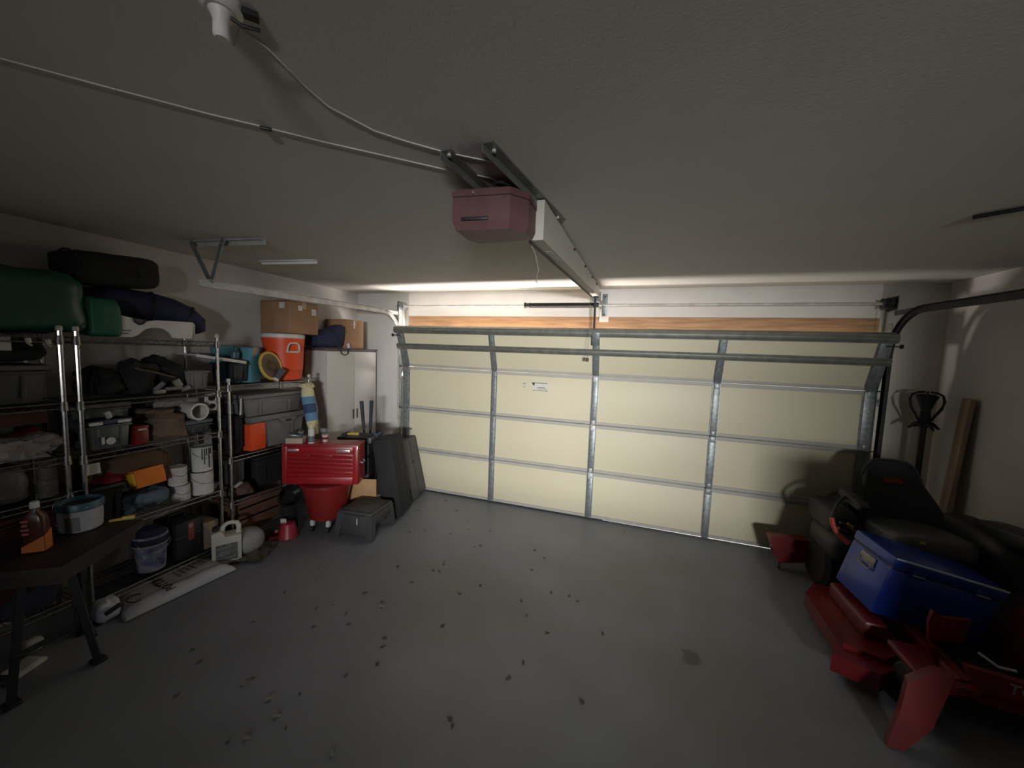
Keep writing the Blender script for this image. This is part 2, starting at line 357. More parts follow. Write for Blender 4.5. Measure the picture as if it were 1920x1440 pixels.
for side, x, m, y_end, z_top, lab in ((-1, -.058, M_galvw, -2.34, 2.272, 'pale steel door track curving along left wall above the shelves'),
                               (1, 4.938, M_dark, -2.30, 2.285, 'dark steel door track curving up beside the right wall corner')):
    t = thing('door_track', lab, 'track', (x, .02, 0), 'garage door tracks')
    pth = rail_path(z_top, y_end, z_top-.035, .02, y0=-.03)
    gg = G(); sweep(gg, pth, x-.002, x+.002, .026)
    p2 = [(y, z) for y, z in pth]
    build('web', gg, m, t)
    def edge(sgn):
        n = len(pth); out = []
        for i, (y, z) in enumerate(pth):
            a = pth[max(0, i-1)]; b = pth[min(n-1, i+1)]; d = Vector((b[0]-a[0], b[1]-a[1])).normalized()
            out.append((y + d.y*.026*sgn, z - d.x*.026*sgn))
        return out
    for sgn in (1, -1):
        gg = G(); sweep(gg, edge(sgn), *( (x, x+.026) if side < 0 else (x-.026, x)), .002); build('flange', gg, m, t)
    for z in (.35, .95, 1.5):
        build('jamb_bracket', G().span(x-.03, x+.004, -.004, .098, z-.03, z+.03, bev=.002), M_galv, t)
    fx = x - .012*side
    build('flag_bracket', G().span(fx-.002, fx+.002, -.03 if side > 0 else -.06, .098, 1.95, 2.36 if side < 0 else 2.20, bev=.001).span(min(fx, fx+.06*side), max(fx, fx+.06*side), .092, .098, 1.95, 2.36 if side < 0 else 2.20), M_galvw if side < 0 else M_galv, t)
    # brace from flag bracket to the horizontal rail, and hanger at the far end
    build('brace', G().span(x-.004, x+.004, -.40, -.02, z_top-.018, z_top+.022), m, t)
    ye = y_end+.03
    if side < 0:
        build('hanger_angle', G().box((.035, ye+.09, ZC-.006), (.64, .04, .010), rot=(0, 0, .105)).box((.035, ye+.108, ZC-.02), (.64, .004, .038), rot=(0, 0, .105)), M_galvw, t)
        build('hanger_strut', G().box(((-.24+x)/2, ye+.04, 2.40), (.034, .006, .345), rot=(0, -.58, 0)), M_galv, t)
        build('hanger_strut', G().box(((.07+x)/2, ye+.05, 2.40), (.034, .006, .325), rot=(0, .42, 0)), M_galv, t)
    else:
        build('hanger_strut', G().span(x-.02, x+.02, ye, ye+.006, z_top-.05, ZC-.002), M_dark, t)

single('perforated_angle', G().box((-.07, -1.635, ZC-.005), (.57, .036, .009), rot=(0, 0, .105)).box((-.07, -1.617, ZC-.015), (.57, .004, .028), rot=(0, 0, .105)), mat('pale_strip', (.85, .83, .80), .6, var=.1),
       'short pale perforated steel strip lying flat on ceiling above left track', 'bracket')
single('ceiling_rod', G().cyl((4.315, -1.745, ZC-.012), (4.56, -1.93, ZC-.012), .010, n=8).cyl((4.56, -1.93, ZC-.012), (4.9, -2.19, ZC-.012), .011, n=8), M_dark,
       'thin dark rod against the ceiling near the right wall', 'rod')

# torsion bar above the door
t = thing('torsion_bar', 'steel torsion bar with spring and cable drums above garage door', 'torsion bar', (2.44, -.02, 2.33))
SY, SZ = -.005, 2.372
build('shaft', G().cyl((-.12, SY, SZ), (4.96, SY, SZ), .0125, n=12), M_galvw, t)
hel = [(1.66 + .72*i/560, SY + .024*math.cos(i*2*PI/9), SZ + .024*math.sin(i*2*PI/9)) for i in range(561)]
sp = build('spring', G().tube(hel, .0052, n=5), M_dark, t); sp['label'] = 'black coiled spring'
build('spring_core', G().cyl((1.66, SY, SZ), (2.38, SY, SZ), .0205, n=14), M_black, t)
build('winding_cone', G().cyl((1.615, SY, SZ), (1.665, SY, SZ), .024, .030, n=14).cyl((1.60, SY, SZ), (1.618, SY, SZ), .032, n=14), M_dark, t)
build('stationary_cone', G().cyl((2.38, SY, SZ), (2.43, SY, SZ), .030, .024, n=14), M_dark, t)
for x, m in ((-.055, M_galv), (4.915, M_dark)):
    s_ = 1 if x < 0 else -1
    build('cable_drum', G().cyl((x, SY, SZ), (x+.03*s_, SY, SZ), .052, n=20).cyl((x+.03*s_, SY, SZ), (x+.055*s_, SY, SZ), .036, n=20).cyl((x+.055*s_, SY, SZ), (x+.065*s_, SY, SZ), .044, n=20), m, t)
    build('bearing_plate', G().span(x-.02*s_-.002, x-.02*s_+.002, -.05, .098, SZ-.06, SZ+.06), m, t)
    build('lift_cable', G().tube([(x+.05*s_, SY-.036, SZ), (x+.045*s_, -.045, 1.2), (x+.03*s_, -.045, .06)], .0022, n=5), M_dark, t)
t = thing('spring_anchor_plate', 'paint-stained board with steel bearing bracket at the centre of the header', 'bracket', (2.485, .08, 2.19))
build('board', G().span(2.435, 2.535, .075, .099, 2.20, 2.535, bev=.003), M_head, t)
build('bracket', G().span(2.46, 2.515, .068, .074, 2.26, 2.50, bev=.002).span(2.463, 2.469, -.04, .07, 2.33, 2.42), M_galv, t)
build('bolt', G().cyl((2.487, .058, 2.47), (2.487, .068, 2.47), .009, n=6), M_dark, t)
build('bolt', G().cyl((2.487, .058, 2.28), (2.487, .068, 2.28), .009, n=6), M_dark, t)

# ------------------------------------------------------------------ door opener
t = thing('garage_door_opener', 'maroon garage door opener hung from ceiling with long white rail to the header', 'door opener', (2.22, -2.52, 2.36))
body = [(2.062, -2.66), (2.315, -2.635), (2.375, -2.56), (2.372, -2.43), (2.085, -2.425), (2.055, -2.50)]
gg = G().prism([(x, y) for x, y in body], Matrix.Translation((0, 0, 2.385)), .10)
lo = [(2.062, -2.66), (2.315, -2.635), (2.375, -2.56), (2.372, -2.43), (2.085, -2.425), (2.055, -2.50)]
bm = gg.bm
va = [bm.verts.new((x, y, 2.385)) for x, y in lo]; vb = [bm.verts.new((2.215+(x-2.215)*.93, -2.53+(y+2.53)*.86, 2.352)) for x, y in lo]
for i in range(6): bm.faces.new((va[i], va[(i+1) % 6], vb[(i+1) % 6], vb[i]))
bm.faces.new(vb)
build('motor_cover', gg, M_maroon, t)
build('cover_lip', G().prism([(2.215+(x-2.215)*1.02, -2.53+(y+2.53)*1.02) for x, y in body], Matrix.Translation((0, 0, 2.487)), .022), M_maroon, t)
build('top_plate', G().prism([(2.215+(x-2.215)*.95, -2.53+(y+2.53)*.9) for x, y in body], Matrix.Translation((0, 0, 2.510)), .012), M_maroon, t)
build('vent_slot', G().box((2.165, -2.655, 2.392), (.12, .012, .014), rot=(0, 0, .1), bev=.003), M_black, t)
build('screw', G().cyl((2.16, -2.668, 2.495), (2.16, -2.655, 2.495), .005, n=8), M_silver, t)
for (ax, ay), (bx, by) in (((2.154, -2.897), (2.185, -2.46)), ((2.321, -2.905), (2.425, -2.10))):
    d = Vector((bx-ax, by-ay)); a = math.atan2(d.y, d.x)
    c = ((ax+bx)/2, (ay+by)/2)
    gg = G().box((c[0], c[1], ZC-.004), (d.length, .040, .006), rot=(0, 0, a))
    off = Vector((-math.sin(a), math.cos(a)))*.019
    gg.box((c[0]+off.x, c[1]+off.y, ZC-.018), (d.length, .004, .034), rot=(0, 0, a))
    h = build('hanger_angle', gg, M_galvd, t)
    for q in (.06, .92):
        build('bolt', G().cyl((ax+d.x*q, ay+d.y*q, ZC-.016), (ax+d.x*q, ay+d.y*q, ZC-.004), .008, n=6), M_galvw, h)
# rail : white boxed beam against the ceiling, bottom climbing slightly toward the header
gg = G()
def railq(y): return 2.362 + (y+2.40)*(.088/2.33)
Y0, Y1 = -2.405, -.07
vs = []
for y, x0, x1 in ((Y0, 2.335, 2.405), (Y1, 2.365, 2.435)):
    vs.append([gg.bm.verts.new(p) for p in ((x0, y, railq(y)), (x1, y, railq(y)), (x1, y, ZC-.012), (x0, y, ZC-.012))])
for k in range(4): gg.bm.faces.new((vs[0][k], vs[0][(k+1) % 4], vs[1][(k+1) % 4], vs[1][k]))
gg.bm.faces.new(vs[0][::-1]); gg.bm.faces.new(vs[1])
rl = build('rail', gg, mat('rail_paint', (.50, .47, .40), .6, var=.12, scale=4), t)
gg = G(); 
gg.tube([(2.338, Y0+.01, railq(Y0)-.006), (2.366, Y1-.01, railq(Y1)-.006)], .007, n=4)
build('chain_track', gg, M_dark, rl)
for y in (-2.05, -.55):
    x = 2.335 + (y-Y0)/(Y1-Y0)*.03 + .04
    gl = build('label', G().box((x, y, railq(y)-.0012), (.030, .26, .0016), rot=(.0378, 0, -.0129)), M_whitep, rl)
    gl['label'] = 'printed paper label'
for y in (-1.62, -1.13, -.70, -.36):
    x = 2.405 + (y-Y0)/(Y1-Y0)*.03
    build('screw', G().cyl((x-.001, y, ZC-.030), (x+.010, y, ZC-.030), .008, n=8), M_dark, rl)
build('header_bracket', G().span(2.36, 2.44, -.07, .07, 2.43, 2.436).span(2.36, 2.44, .066, .072, 2.42, 2.52), M_galv, t)
build('drawbar_arm', G().box((2.405, -.12, 2.28), (.022, .008, .40), rot=(.14, 0, .0)).box((2.408, -.10, 2.44), (.05, .05, .02)), M_dark, t)
build('door_bracket', G(TILT).span(2.40, 2.475, -.062, -.030, 1.975, 2.115, bev=.003), M_galv, t)
build('power_cord', G().tube([(2.29, -2.47, 2.525), (2.275, -2.56, 2.535), (2.255, -2.60, 2.54), (2.25, -2.64, 2.535), (2.275, -2.66, 2.53), (2.305, -2.62, 2.532), (2.33, -2.56, 2.535), (2.345, -2.50, 2.54)], .006, n=6), M_black, t)
build('pull_cord', G().tube([(2.335, -2.37, 2.355), (2.35, -2.34, 2.32), (2.36, -2.30, 2.25), (2.352, -2.31, 2.19), (2.357, -2.30, 2.185)], .0022, n=5), mat('grey_cord', (.30, .30, .29), .7), t)
ec = build('emergency_cord', G().tube([(2.375, -.30, 2.42), (2.372, -.27, 2.1), (2.37, -.26, 1.80)], .0022, n=5), M_grey, t)
build('cord_knob', G().cyl((2.37, -.26, 1.765), (2.37, -.26, 1.805), .016, n=10), mat('brown_knob', (.12, .06, .045), .6), ec)

# ceiling cables
zc = ZC - .005
W1 = [(1.962, -3.512, 2.49), (1.945, -3.49, 2.535)] + [(x, y, zc) for x, y in ((1.942, -3.483), (1.952, -3.425), (1.930, -3.287), (1.925, -3.206), (1.977, -3.066), (2.045, -2.983), (2.148, -2.880), (2.255, -2.800), (2.320, -2.740), (2.34, -2.70))]
single('ceiling_cable', G().tube(W1, .0023, n=6), M_wire, 'thin white cable running from the ceiling lamp socket to the opener brackets', 'cable', 'cables on the ceiling')
W2 = [(x, y, zc) for x, y in ((1.10, -3.72), (1.224, -3.594), (1.288, -3.524), (1.363, -3.443), (1.439, -3.363), (1.522, -3.275), (1.630, -3.176), (1.746, -3.061), (1.908, -2.919), (2.074, -2.772), (2.153, -2.716), (2.23, -2.655), (2.25, -2.61))]
t = thing('ceiling_cable', 'longer white cable crossing the left of the ceiling with a dark staple', 'cable', (1.63, -3.176, zc), 'cables on the ceiling')
build('cord', G().tube(W2, .0021, n=6), M_wire, t)
build('staple', G().box((1.632, -3.174, zc-.004), (.034, .014, .010), rot=(0, 0, .7), bev=.003), M_dark, t)
t = thing('ceiling_lamp_socket', 'white ceramic lamp socket with dark pull arm at the top of ceiling', 'lamp socket', (1.975, -3.525, ZC))
build('base', G().lathe((1.965, -3.54, ZC-.022), [(.030, 0), (.040, .008), (.042, .022)], n=20), M_white, t)
build('socket', G().lathe((1.965, -3.54, ZC-.075), [(.012, 0), (.016, .006), (.015, .035), (.024, .054)], n=16), M_white, t)
build('pull_arm', G().tube([(1.975, -3.54, 2.53), (1.995, -3.515, 2.52), (2.015, -3.49, 2.525)], .004, n=6).box((2.0, -3.51, 2.548), (.045, .02, .012), rot=(0, 0, .8)), M_dark, t)

# ------------------------------------------------------------------ wire shelving
def wire_shelf(parent, x0, x1, y0, y1, z):
    sh = build('shelf', G().tube([(x1, y0, z), (x1, y1, z)], .0045, n=6).tube([(x0, y0, z), (x0, y1, z)], .0045, n=6).tube([(x0, y0, z), (x1, y0, z)], .0045, n=6).tube([(x0, y1, z), (x1, y1, z)], .0045, n=6)
               .tube([(x1, y0, z-.032), (x1, y1, z-.032)], .0045, n=6).tube([(x0, y0, z-.032), (x0, y1, z-.032)], .0045, n=6).tube([(x0, y0, z-.032), (x1, y0, z-.032)], .0045, n=6).tube([(x0, y1, z-.032), (x1, y1, z-.032)], .0045, n=6), M_chromed, parent)
    g = G(); n = int((y1-y0)/.026)
    for i in range(1, n):
        y = y0 + (y1-y0)*i/n; g.tube([(x0, y, z), (x1, y, z)], .0022, n=3)
    nn = 24
    g.tube([(x1, y0 + (y1-y0)*i/nn, z - (.032 if i % 2 else .004)) for i in range(nn+1)], .0022, n=4)
    tag(build('wire_deck', g, M_chromed, sh), kind='stuff')
def shelving(label, x0, x1, y0, y1, h, levels):
    t = thing('wire_shelving_unit', label, 'shelving', ((x0+x1)/2, (y0+y1)/2, 0), 'wire shelving units along the left wall')
    for x in (x0, x1):
        for y in (y0, y1):
            g = G().cyl((x, y, .012), (x, y, h), .0125, n=10)
            for k in range(int((h-.1)/.05)): z = .08+k*.05; g.cyl((x, y, z), (x, y, z+.006), .0137, n=10)
            p = build('post', g, M_chrome, t)
            build('post_cap', G().lathe((x, y, h-.002), [(.0135, 0), (.0155, .004), (.0155, .022), (.011, .030)], n=12), M_galvw, p)
            build('foot', G().cyl((x, y, 0.001), (x, y, .014), .017, n=10), M_black, p)
    for z in levels:
        wire_shelf(t, x0, x1, y0, y1, z)
        for x in (x0, x1):
            for y in (y0, y1): build('clip', G().lathe((x, y, z-.045), [(.021, 0), (.0175, .055)], n=12), M_chromed, t)
    return t
shelving('tall wire shelving unit in the middle holding the navy bundle and paint cans', -.775, -.385, -2.825, -2.02, 1.865, (.118, .59, 1.085, 1.425, 1.825))
shelving('wire shelving unit at the left frame edge under the big green bag', -.775, -.385, -3.72, -2.895, 1.865, (.20, .86, 1.10, 1.43, 1.825))
shelving('lower wire shelving unit beside the cabinet carrying the orange drink cooler', -.775, -.375, -1.945, -1.135, 1.50, (.12, .455, .845, 1.465))

# generic containers -----------------------------------------------------------
def tote(name, label, cat, x0, x1, y0, y1, z0, z1, mb, ml=None, group=None, lidh=.03, taper=.9, handles=True, latch=None):
    cx, cy = (x0+x1)/2, (y0+y1)/2; t = thing(name, label, cat, (cx, cy, z0), group)
    zt = z1 - (lidh if ml else 0)
    g = G().box((cx, cy, (z0+zt)/2), (x1-x0-.02, y1-y0-.02, zt-z0), taper=(taper, taper), bev=.012)
    for k in (-.25, .25): g.box((x1-.012, cy+k*(y1-y0), (z0+zt)/2), (.006, .02, (zt-z0)*.7), rot=(0, .0, 0), bev=.002)
    build('body', g, mb, t)
    build('rim', G().box((cx, cy, zt-.012), (x1-x0-.004, y1-y0-.004, .016), bev=.005), mb, t)
    if handles:
        for s, y in ((-1, y0), (1, y1)): build('handle', G().box((cx, y-s*.004, zt-.035), ((x1-x0)*.35, .018, .022), bev=.006), mb, t)
    if ml:
        build('lid', G().box((cx, cy, z1-lidh/2), (x1-x0, y1-y0, lidh), bev=.008).box((cx, cy, z1-.004), ((x1-x0)*.8, (y1-y0)*.85, .008), bev=.003), ml, t)
    if latch:
        for k in (-.30, .30): build('latch', G().box((x1+.004, cy+k*(y1-y0), z1-lidh*.6), (.014, (y1-y0)*.28, .020), bev=.004), latch, t)
    return t
def can(label, cx, cy, z, r, h, mb=None, group='paint cans on the middle shelves', name='paint_can', lab=None):
    t = thing(name, label, 'can', (cx, cy, z), group)
    build('body', G().lathe((cx, cy, z), [(r*.96, 0), (r, .004), (r, .010), (r*.97, .013), (r*.97, h-.014), (r, h-.010), (r, h-.004)], n=24), mb or M_white, t)
    build('lid', G().lathe((cx, cy, z+h-.006), [(r*.97, 0), (r*.97, .006), (r*.88, .006), (r*.86, .001), (.001, .001)], n=24, cap=False), M_galv, t)
    pts = [(cx + r*1.03*math.sin(a), cy + r*1.03*math.cos(a), z + h*.80 - r*.75*math.sin(a)) for a in [PI*k/10 for k in range(11)]]
    build('bail', G().tube(pts, .0018, n=5), M_chromed, t)
    if lab: build('label', G().lathe((cx, cy, z+h*.12), [(r*.98, 0), (r*.98, h*.72)], n=24, cap=False), lab, t)
    return t
def carton(name, label, x0, x1, y0, y1, z0, z1, m, labels=(), rz=0.0, group=None):
    cx, cy = (x0+x1)/2, (y0+y1)/2; t = thing(name, label, 'box', (cx, cy, z0), group)
    RM = Matrix.Translation((cx, cy, 0)) @ Matrix.Rotation(rz, 4, 'Z') @ Matrix.Translation((-cx, -cy, 0))
    build('body', G(RM).span(x0, x1, y0, y1, z0, z1-.006, bev=.004), m, t)
    build('flap', G(RM).span(x0+.001, x1-.001, y0+.001, cy-.001, z1-.006, z1, bev=.002), m, t)
    build('flap', G(RM).span(x0+.001, x1-.001, cy+.001, y1-.001, z1-.006, z1, bev=.002), m, t)
    build('tape', G(RM).span(x0-.0012, x1+.0012, cy-.025, cy+.025, z1+.0003, z1+.0012).span(x1+.0002, x1+.0014, cy-.025, cy+.025, z1-.07, z1+.001), M_tape, t)
    for (face, u, z, w, h) in labels:
        if face == 'x': build('label', G(RM).span(x1+.0004, x1+.0018, u-w/2, u+w/2, z-h/2, z+h/2), M_whitep, t)
        else: build('label', G(RM).span(u-w/2, u+w/2, y0-.0018, y0-.0004, z-h/2, z+h/2), M_whitep, t)
    return t

# ------------------------------------------------------------------ top of the shelves
g = G().sup((-.585, -3.06, 2.03), (.40, .62, .37), e=.28, amp=.10, freq=5, seed=2.0, nu=60, nv=32)
single('green_bag', g, M_green, 'big dark green vinyl bag slumped on top of the left shelving', 'bag')
g = G().sup((-.50, -2.675, 1.965), (.22, .16, .245), e=.30, amp=.10, freq=6, seed=5.0, nu=36, nv=22)
single('green_bag', g, M_green2, 'smaller brighter green bag between the big green bag and white frame', 'bag')
t = thing('rolled_sleeping_bag', 'black rolled bundle lying highest on the heap by the left wall', 'rolled bag', (-.60, -2.60, 2.18))
build('roll', G().sup((-.64, -2.545, 2.29), (.28, .50, .215), e=.42, amp=.07, freq=5, seed=9.0, rot=(R(4), 0, 0), nu=40, nv=26), M_blacksoft, t)
for y in (-2.75, -2.45): build('strap', G().tube([(-.64+.146*math.cos(a), y, 2.29+(y+2.545)*.07+.112*math.sin(a)) for a in [2*PI*k/20 for k in range(20)]], .007, n=6, closed=True), M_black, t)
t = thing('rolled_sleeping_bag', 'navy blue bundle drooping over the white frame on the middle shelving', 'rolled bag', (-.54, -2.42, 1.95))
pts = [(-.66, -2.70, 2.085), (-.65, -2.58, 2.085), (-.635, -2.46, 2.085), (-.615, -2.34, 2.075), (-.59, -2.23, 2.05), (-.57, -2.13, 2.01), (-.555, -2.065, 1.96), (-.55, -2.04, 1.90)]
build('roll', G().tube(pts, [.060, .098, .100, .104, .104, .096, .078, .040], n=20), M_navy, t)
for i in (3, 5): 
    p = Vector(pts[i]); d = (Vector(pts[i+1])-Vector(pts[i-1])).normalized(); u = d.cross(Vector((0, 0, 1))).normalized(); w = d.cross(u)
    rr = (.106, .098)[0 if i == 3 else 1]
    build('strap', G().tube([p+rr*(math.cos(a)*u+math.sin(a)*w) for a in [2*PI*k/24 for k in range(24)]], .007, n=6, closed=True), M_black, t)
# white arched plastic frame
t = thing('white_plastic_frame', 'white plastic frame with an arched cutout under the navy bundle', 'plastic frame', (-.42, -2.42, 1.83))
FM = frame((-.435, -2.70, 1.838), (0, 1, 0.02), (0, 0, 1)) @ Matrix.Diagonal((1, .80, 1, 1))
poly = [(0, 0), (.16, 0), (.19, .02), (.22, .06), (.26, .085), (.30, .09), (.34, .08), (.375, .05), (.39, .015), (.395, 0), (.52, 0), (.54, .14), (.53, .155), (.30, .155), (.245, .14), (.20, .10), (.16, .165), (.10, .18), (.07, .15), (0, .06)]
build('panel', G().prism(poly, FM, .022), M_white, t)
build('back_rail', G().span(-.56, -.455, -2.64, -2.62, 1.84, 1.90, bev=.004).span(-.56, -.455, -2.15, -2.13, 1.84, 1.96, bev=.004), M_white, t)
build('print', G().box((-.4118, -2.585, 1.884), (.0012, .075, .010), rot=(.05, 0, 0)).box((-.4118, -2.59, 1.864), (.0012, .060, .010), rot=(.05, 0, 0)), M_inkg, t)
build('hook', G().tube([(-.408, -2.50+.03*math.cos(a), 1.968+.035*math.sin(a)) for a in [PI+PI*k/10 for k in range(11)]], .006, n=6), M_black, t)

# ------------------------------------------------------------------ upper level, z 1.43
for k, (y, z, s, sd, lab) in enumerate(((-2.64, 1.535, (.30, .18, .18), 1, 'black cloth bundle at the left end of the upper shelf'), (-2.46, 1.555, (.29, .20, .25), 2, 'dark pointed cloth bundle behind the pale strap on the upper shelf'),
                               (-2.285, 1.555, (.28, .165, .25), 3, 'black pointed fabric bag beside the grey bin on the upper shelf'))):
    single('cloth_bundle', G().sup((-.60, y, z), s, e=.75, amp=.35, freq=6, seed=sd*3.3, nu=32, nv=20, flatb=True), M_blacksoft if k != 1 else mat('charcoal_cloth', (.035, .034, .033), .9, var=.4, bump=.3), lab, 'bundle', 'dark bundles on the upper shelf')
single('strap', G().tube([(-.44, -2.52, 1.625), (-.41, -2.45, 1.605), (-.40, -2.37, 1.575), (-.405, -2.31, 1.555)], .013, n=8, flat=.5), M_brownb, 'pale webbing strap lying across the dark bundles on upper shelf', 'strap')
t = thing('grip_cluster', 'small heap of metal clamps in front of the dark bundles', 'clamps', (-.42, -2.31, 1.43))
M_gr = mat('dull_clamp', (.30, .29, .27), .5, .4, var=.4)
build('clamp', G().cyl((-.42, -2.36, 1.47), (-.41, -2.26, 1.475), .014, n=8).box((-.41, -2.29, 1.51), (.02, .05, .06), rot=(.5, 0, 0), bev=.006), M_gr, t)
build('clamp', G().cyl((-.43, -2.42, 1.47), (-.40, -2.38, 1.52), .016, n=8).box((-.42, -2.40, 1.455), (.03, .07, .03), bev=.006), M_gr, t)
build('clamp', G().box((-.41, -2.24, 1.468), (.03, .06, .03), rot=(.4, .2, 0), bev=.006), M_gr, t)
tote('storage_bin', 'small open grey bin on the right end of the middle upper shelf', 'bin', -.70, -.42, -2.225, -2.045, 1.448, 1.60, M_grey)
t = tote('storage_bin', 'navy tote under the pale lid beside the teal carton', 'bin', -.70, -.44, -1.885, -1.70, 1.488, 1.655, M_navyp)
t2 = thing('bin_lid', 'pale lid lying askew on the navy tote next to the teal carton', 'lid', (-.56, -1.96, 1.66))
build('panel', G().box((-.55, -1.955, 1.692), (.26, .40, .012), rot=(R(-9), 0, 0), bev=.004), M_white, t2)
build('rim', G().box((-.42, -1.955, 1.688), (.012, .40, .026), rot=(R(-9), 0, 0), bev=.004), M_white, t2)
single('cleaning_bottle', G().lathe((-.50, -1.80, 1.692), [(.03, 0), (.032, .01), (.032, .05), (.012, .075), (.012, .09)], n=14, M=Matrix.Rotation(-.1, 3, 'X')), M_tealp, 'teal bottle lying on the pale tilted lid', 'bottle')
carton('carton', 'tall teal cardboard carton on the low shelving between navy tote and reel', -.62, -.46, -1.72, -1.60, 1.472, 1.79, M_teal, rz=.25)
single('folded_sheet', G().box((-.68, -1.77, 1.64), (.06, .19, .33), rot=(0, -.1, .1), bev=.01), M_teal, 'flat teal packet standing behind the pale lid', 'packet')
t = thing('cable_reel', 'round reel with yellow rim leaning beside the orange drink cooler', 'reel', (-.53, -1.505, 1.472))
RMx = frame((0, 0, 0), (-.2, .98, 0), (-.22, -.05, .97)).to_3x3()
build('disc', G().lathe((-.425, -1.525, 1.622), [(.02, -.010), (.125, -.010), (.128, 0), (.125, .010), (.02, .010)], n=32, M=RMx), M_brownb, t)
build('rim', G().tube([Vector((-.425, -1.525, 1.622)) + RMx @ Vector((.126*math.cos(a), .126*math.sin(a), .006)) for a in [2*PI*k/32 for k in range(32)]], .013, n=8, closed=True), M_yellow, t)
build('hub', G().lathe((-.425, -1.525, 1.622), [(.05, .0), (.045, .03), (.02, .032)], n=20, M=RMx), M_tan, t)
t = thing('glass_jar', 'small clear plastic cone leaning at the foot of the reel', 'jar', (-.43, -1.475, 1.472))
build('body', G().cyl((-.385, -1.50, 1.50), (-.372, -1.44, 1.59), .024, .034, n=16), M_greyc, t)
build('cap', G().cyl((-.387, -1.511, 1.485), (-.385, -1.499, 1.502), .028, n=16), M_white, t)

# orange drink cooler
t = thing('drink_cooler', 'bright orange round drink cooler with white lid on the low shelving', 'cooler', (-.555, -1.262, 1.472))
cx, cy = -.565, -1.262
build('body', G().lathe((cx, cy, 1.473), [(.150, 0), (.160, .006), (.166, .10), (.170, .105), (.182, .36), (.190, .40), (.190, .418)], n=40), M_orange, t)
build('lid', G().lathe((cx, cy, 1.891), [(.186, 0), (.192, .006), (.192, .034), (.180, .044), (.02, .048)], n=40), M_white, t)
for a in (-.30, PI-.30):
    M = frame((cx+.188*math.cos(a), cy+.188*math.sin(a), 1.80), (-math.sin(a), math.cos(a), 0), (0, 0, 1))
    build('handle', G().tube([M @ Vector(p) for p in ((-.05, -.045, .0), (-.055, -.035, .018), (-.05, .02, .03), (-.03, .045, .032), (.03, .045, .032), (.05, .02, .03), (.055, -.035, .018), (.05, -.045, 0))], .009, n=8)
          .tube([M @ Vector(p) for p in ((-.052, -.042, .012), (.052, -.042, .012))], .009, n=8), M_white, t)
# carton on the cooler, carton + bag on the cabinet
carton('carton', 'large brown carton balanced on top of the orange drink cooler', -.79, -.41, -1.33, -.975, 1.942, 2.265, M_card, labels=(('y', -.50, 2.215, .07, .06), ('x', -1.20, 2.20, .05, .05), ('x', -1.03, 2.175, .06, .065)))
carton('carton', 'brown carton standing on the grey cabinet behind the navy bag', -.80, -.50, -.49, -.165, 1.806, 2.16, M_card, labels=(('x', -.33, 2.10, .022, .09),))
t = thing('duffel_bag', 'navy duffel bag with loose strap on top of the grey cabinet', 'bag', (-.56, -.70, 1.806))
build('bag', G().sup((-.60, -.70, 1.905), (.28, .40, .20), e=.55, amp=.2, freq=6, seed=4.2, nu=36, nv=20, flatb=True), M_navy, t)
build('strap', G().tube([(-.465, -.63, 1.83), (-.438, -.63, 1.79), (-.436, -.61, 1.745), (-.436, -.56, 1.725), (-.436, -.51, 1.745), (-.438, -.50, 1.79), (-.465, -.50, 1.83)], .010, n=6, flat=.5), M_black, t)
build('tag', G().box((-.446, -.49, 1.84), (.004, .05, .055), rot=(.2, 0, .1)), M_whitep, t)
build('flap', G().sup((-.555, -.60, 1.955), (.22, .18, .24), e=.6, amp=.2, freq=6, seed=8.2), M_navy, t)

# grey utility cabinet in the corner
t = thing('utility_cabinet', 'grey two-door utility cabinet standing in the corner left of the door', 'cabinet', (-.62, -.40, 0))
build('body', G().span(-.775, -.475, -.815, .035, .04, 1.775, bev=.006), M_cab, t)
build('top', G().span(-.785, -.455, -.825, .045, 1.776, 1.802, bev=.006), M_cabd, t)
build('base', G().span(-.76, -.49, -.80, .02, 0.002, .04), M_cabd, t)
for y0, y1, hy in ((-.81, -.373, -.40), (-.367, .03, -.335)):
    d = build('door', G().span(-.474, -.456, y0, y1, .06, 1.768, bev=.006), M_cab, t)
    build('handle', G().box((-.450, hy, 1.0), (.012, .016, .12), bev=.004), M_cabd, d)

# ------------------------------------------------------------------ middle shelving, level z 1.085
tote('storage_tote', 'large smoky tote with pale lid on the second shelf behind the small latched box', 'tote', -.765, -.56, -2.80, -2.49, 1.10, 1.385, M_greyc, M_grey)
t = tote('latched_box', 'small clear box with blue lid and white side latches on the second shelf', 'box', -.55, -.405, -2.80, -2.565, 1.10, 1.295, M_greyc, mat('blue_lid', (.035, .06, .10), .4), latch=M_white)
build('label', G().cyl((-.402, -2.685, 1.155), (-.398, -2.685, 1.155), .024, n=20), M_whitep, t)
build('label', G().span(-.402, -.398, -2.73, -2.715, 1.14, 1.185), M_whitep, t)
single('metal_bracket', G().box((-.43, -2.68, 1.325), (.02, .03, .05), rot=(.4, .2, 0), bev=.004).cyl((-.44, -2.68, 1.302), (-.44, -2.66, 1.33), .008, n=8), M_galvw, 'tiny bright metal bracket lying on the blue lid of the latched box', 'bracket')
t = thing('red_toolbox', 'small red plastic case between the latched box and brown paper bag', 'case', (-.46, -2.52, 1.09))
build('body', G().span(-.52, -.41, -2.555, -2.475, 1.09, 1.20, bev=.008), M_redp, t)
build('lid', G().span(-.522, -.408, -2.557, -2.473, 1.201, 1.225, bev=.008), M_redp, t)
build('latch', G().span(-.41, -.402, -2.54, -2.49, 1.195, 1.205), M_galvw, t)
t = thing('paper_bag', 'crumpled brown paper bag in the middle of the second shelf', 'bag', (-.53, -2.33, 1.09))
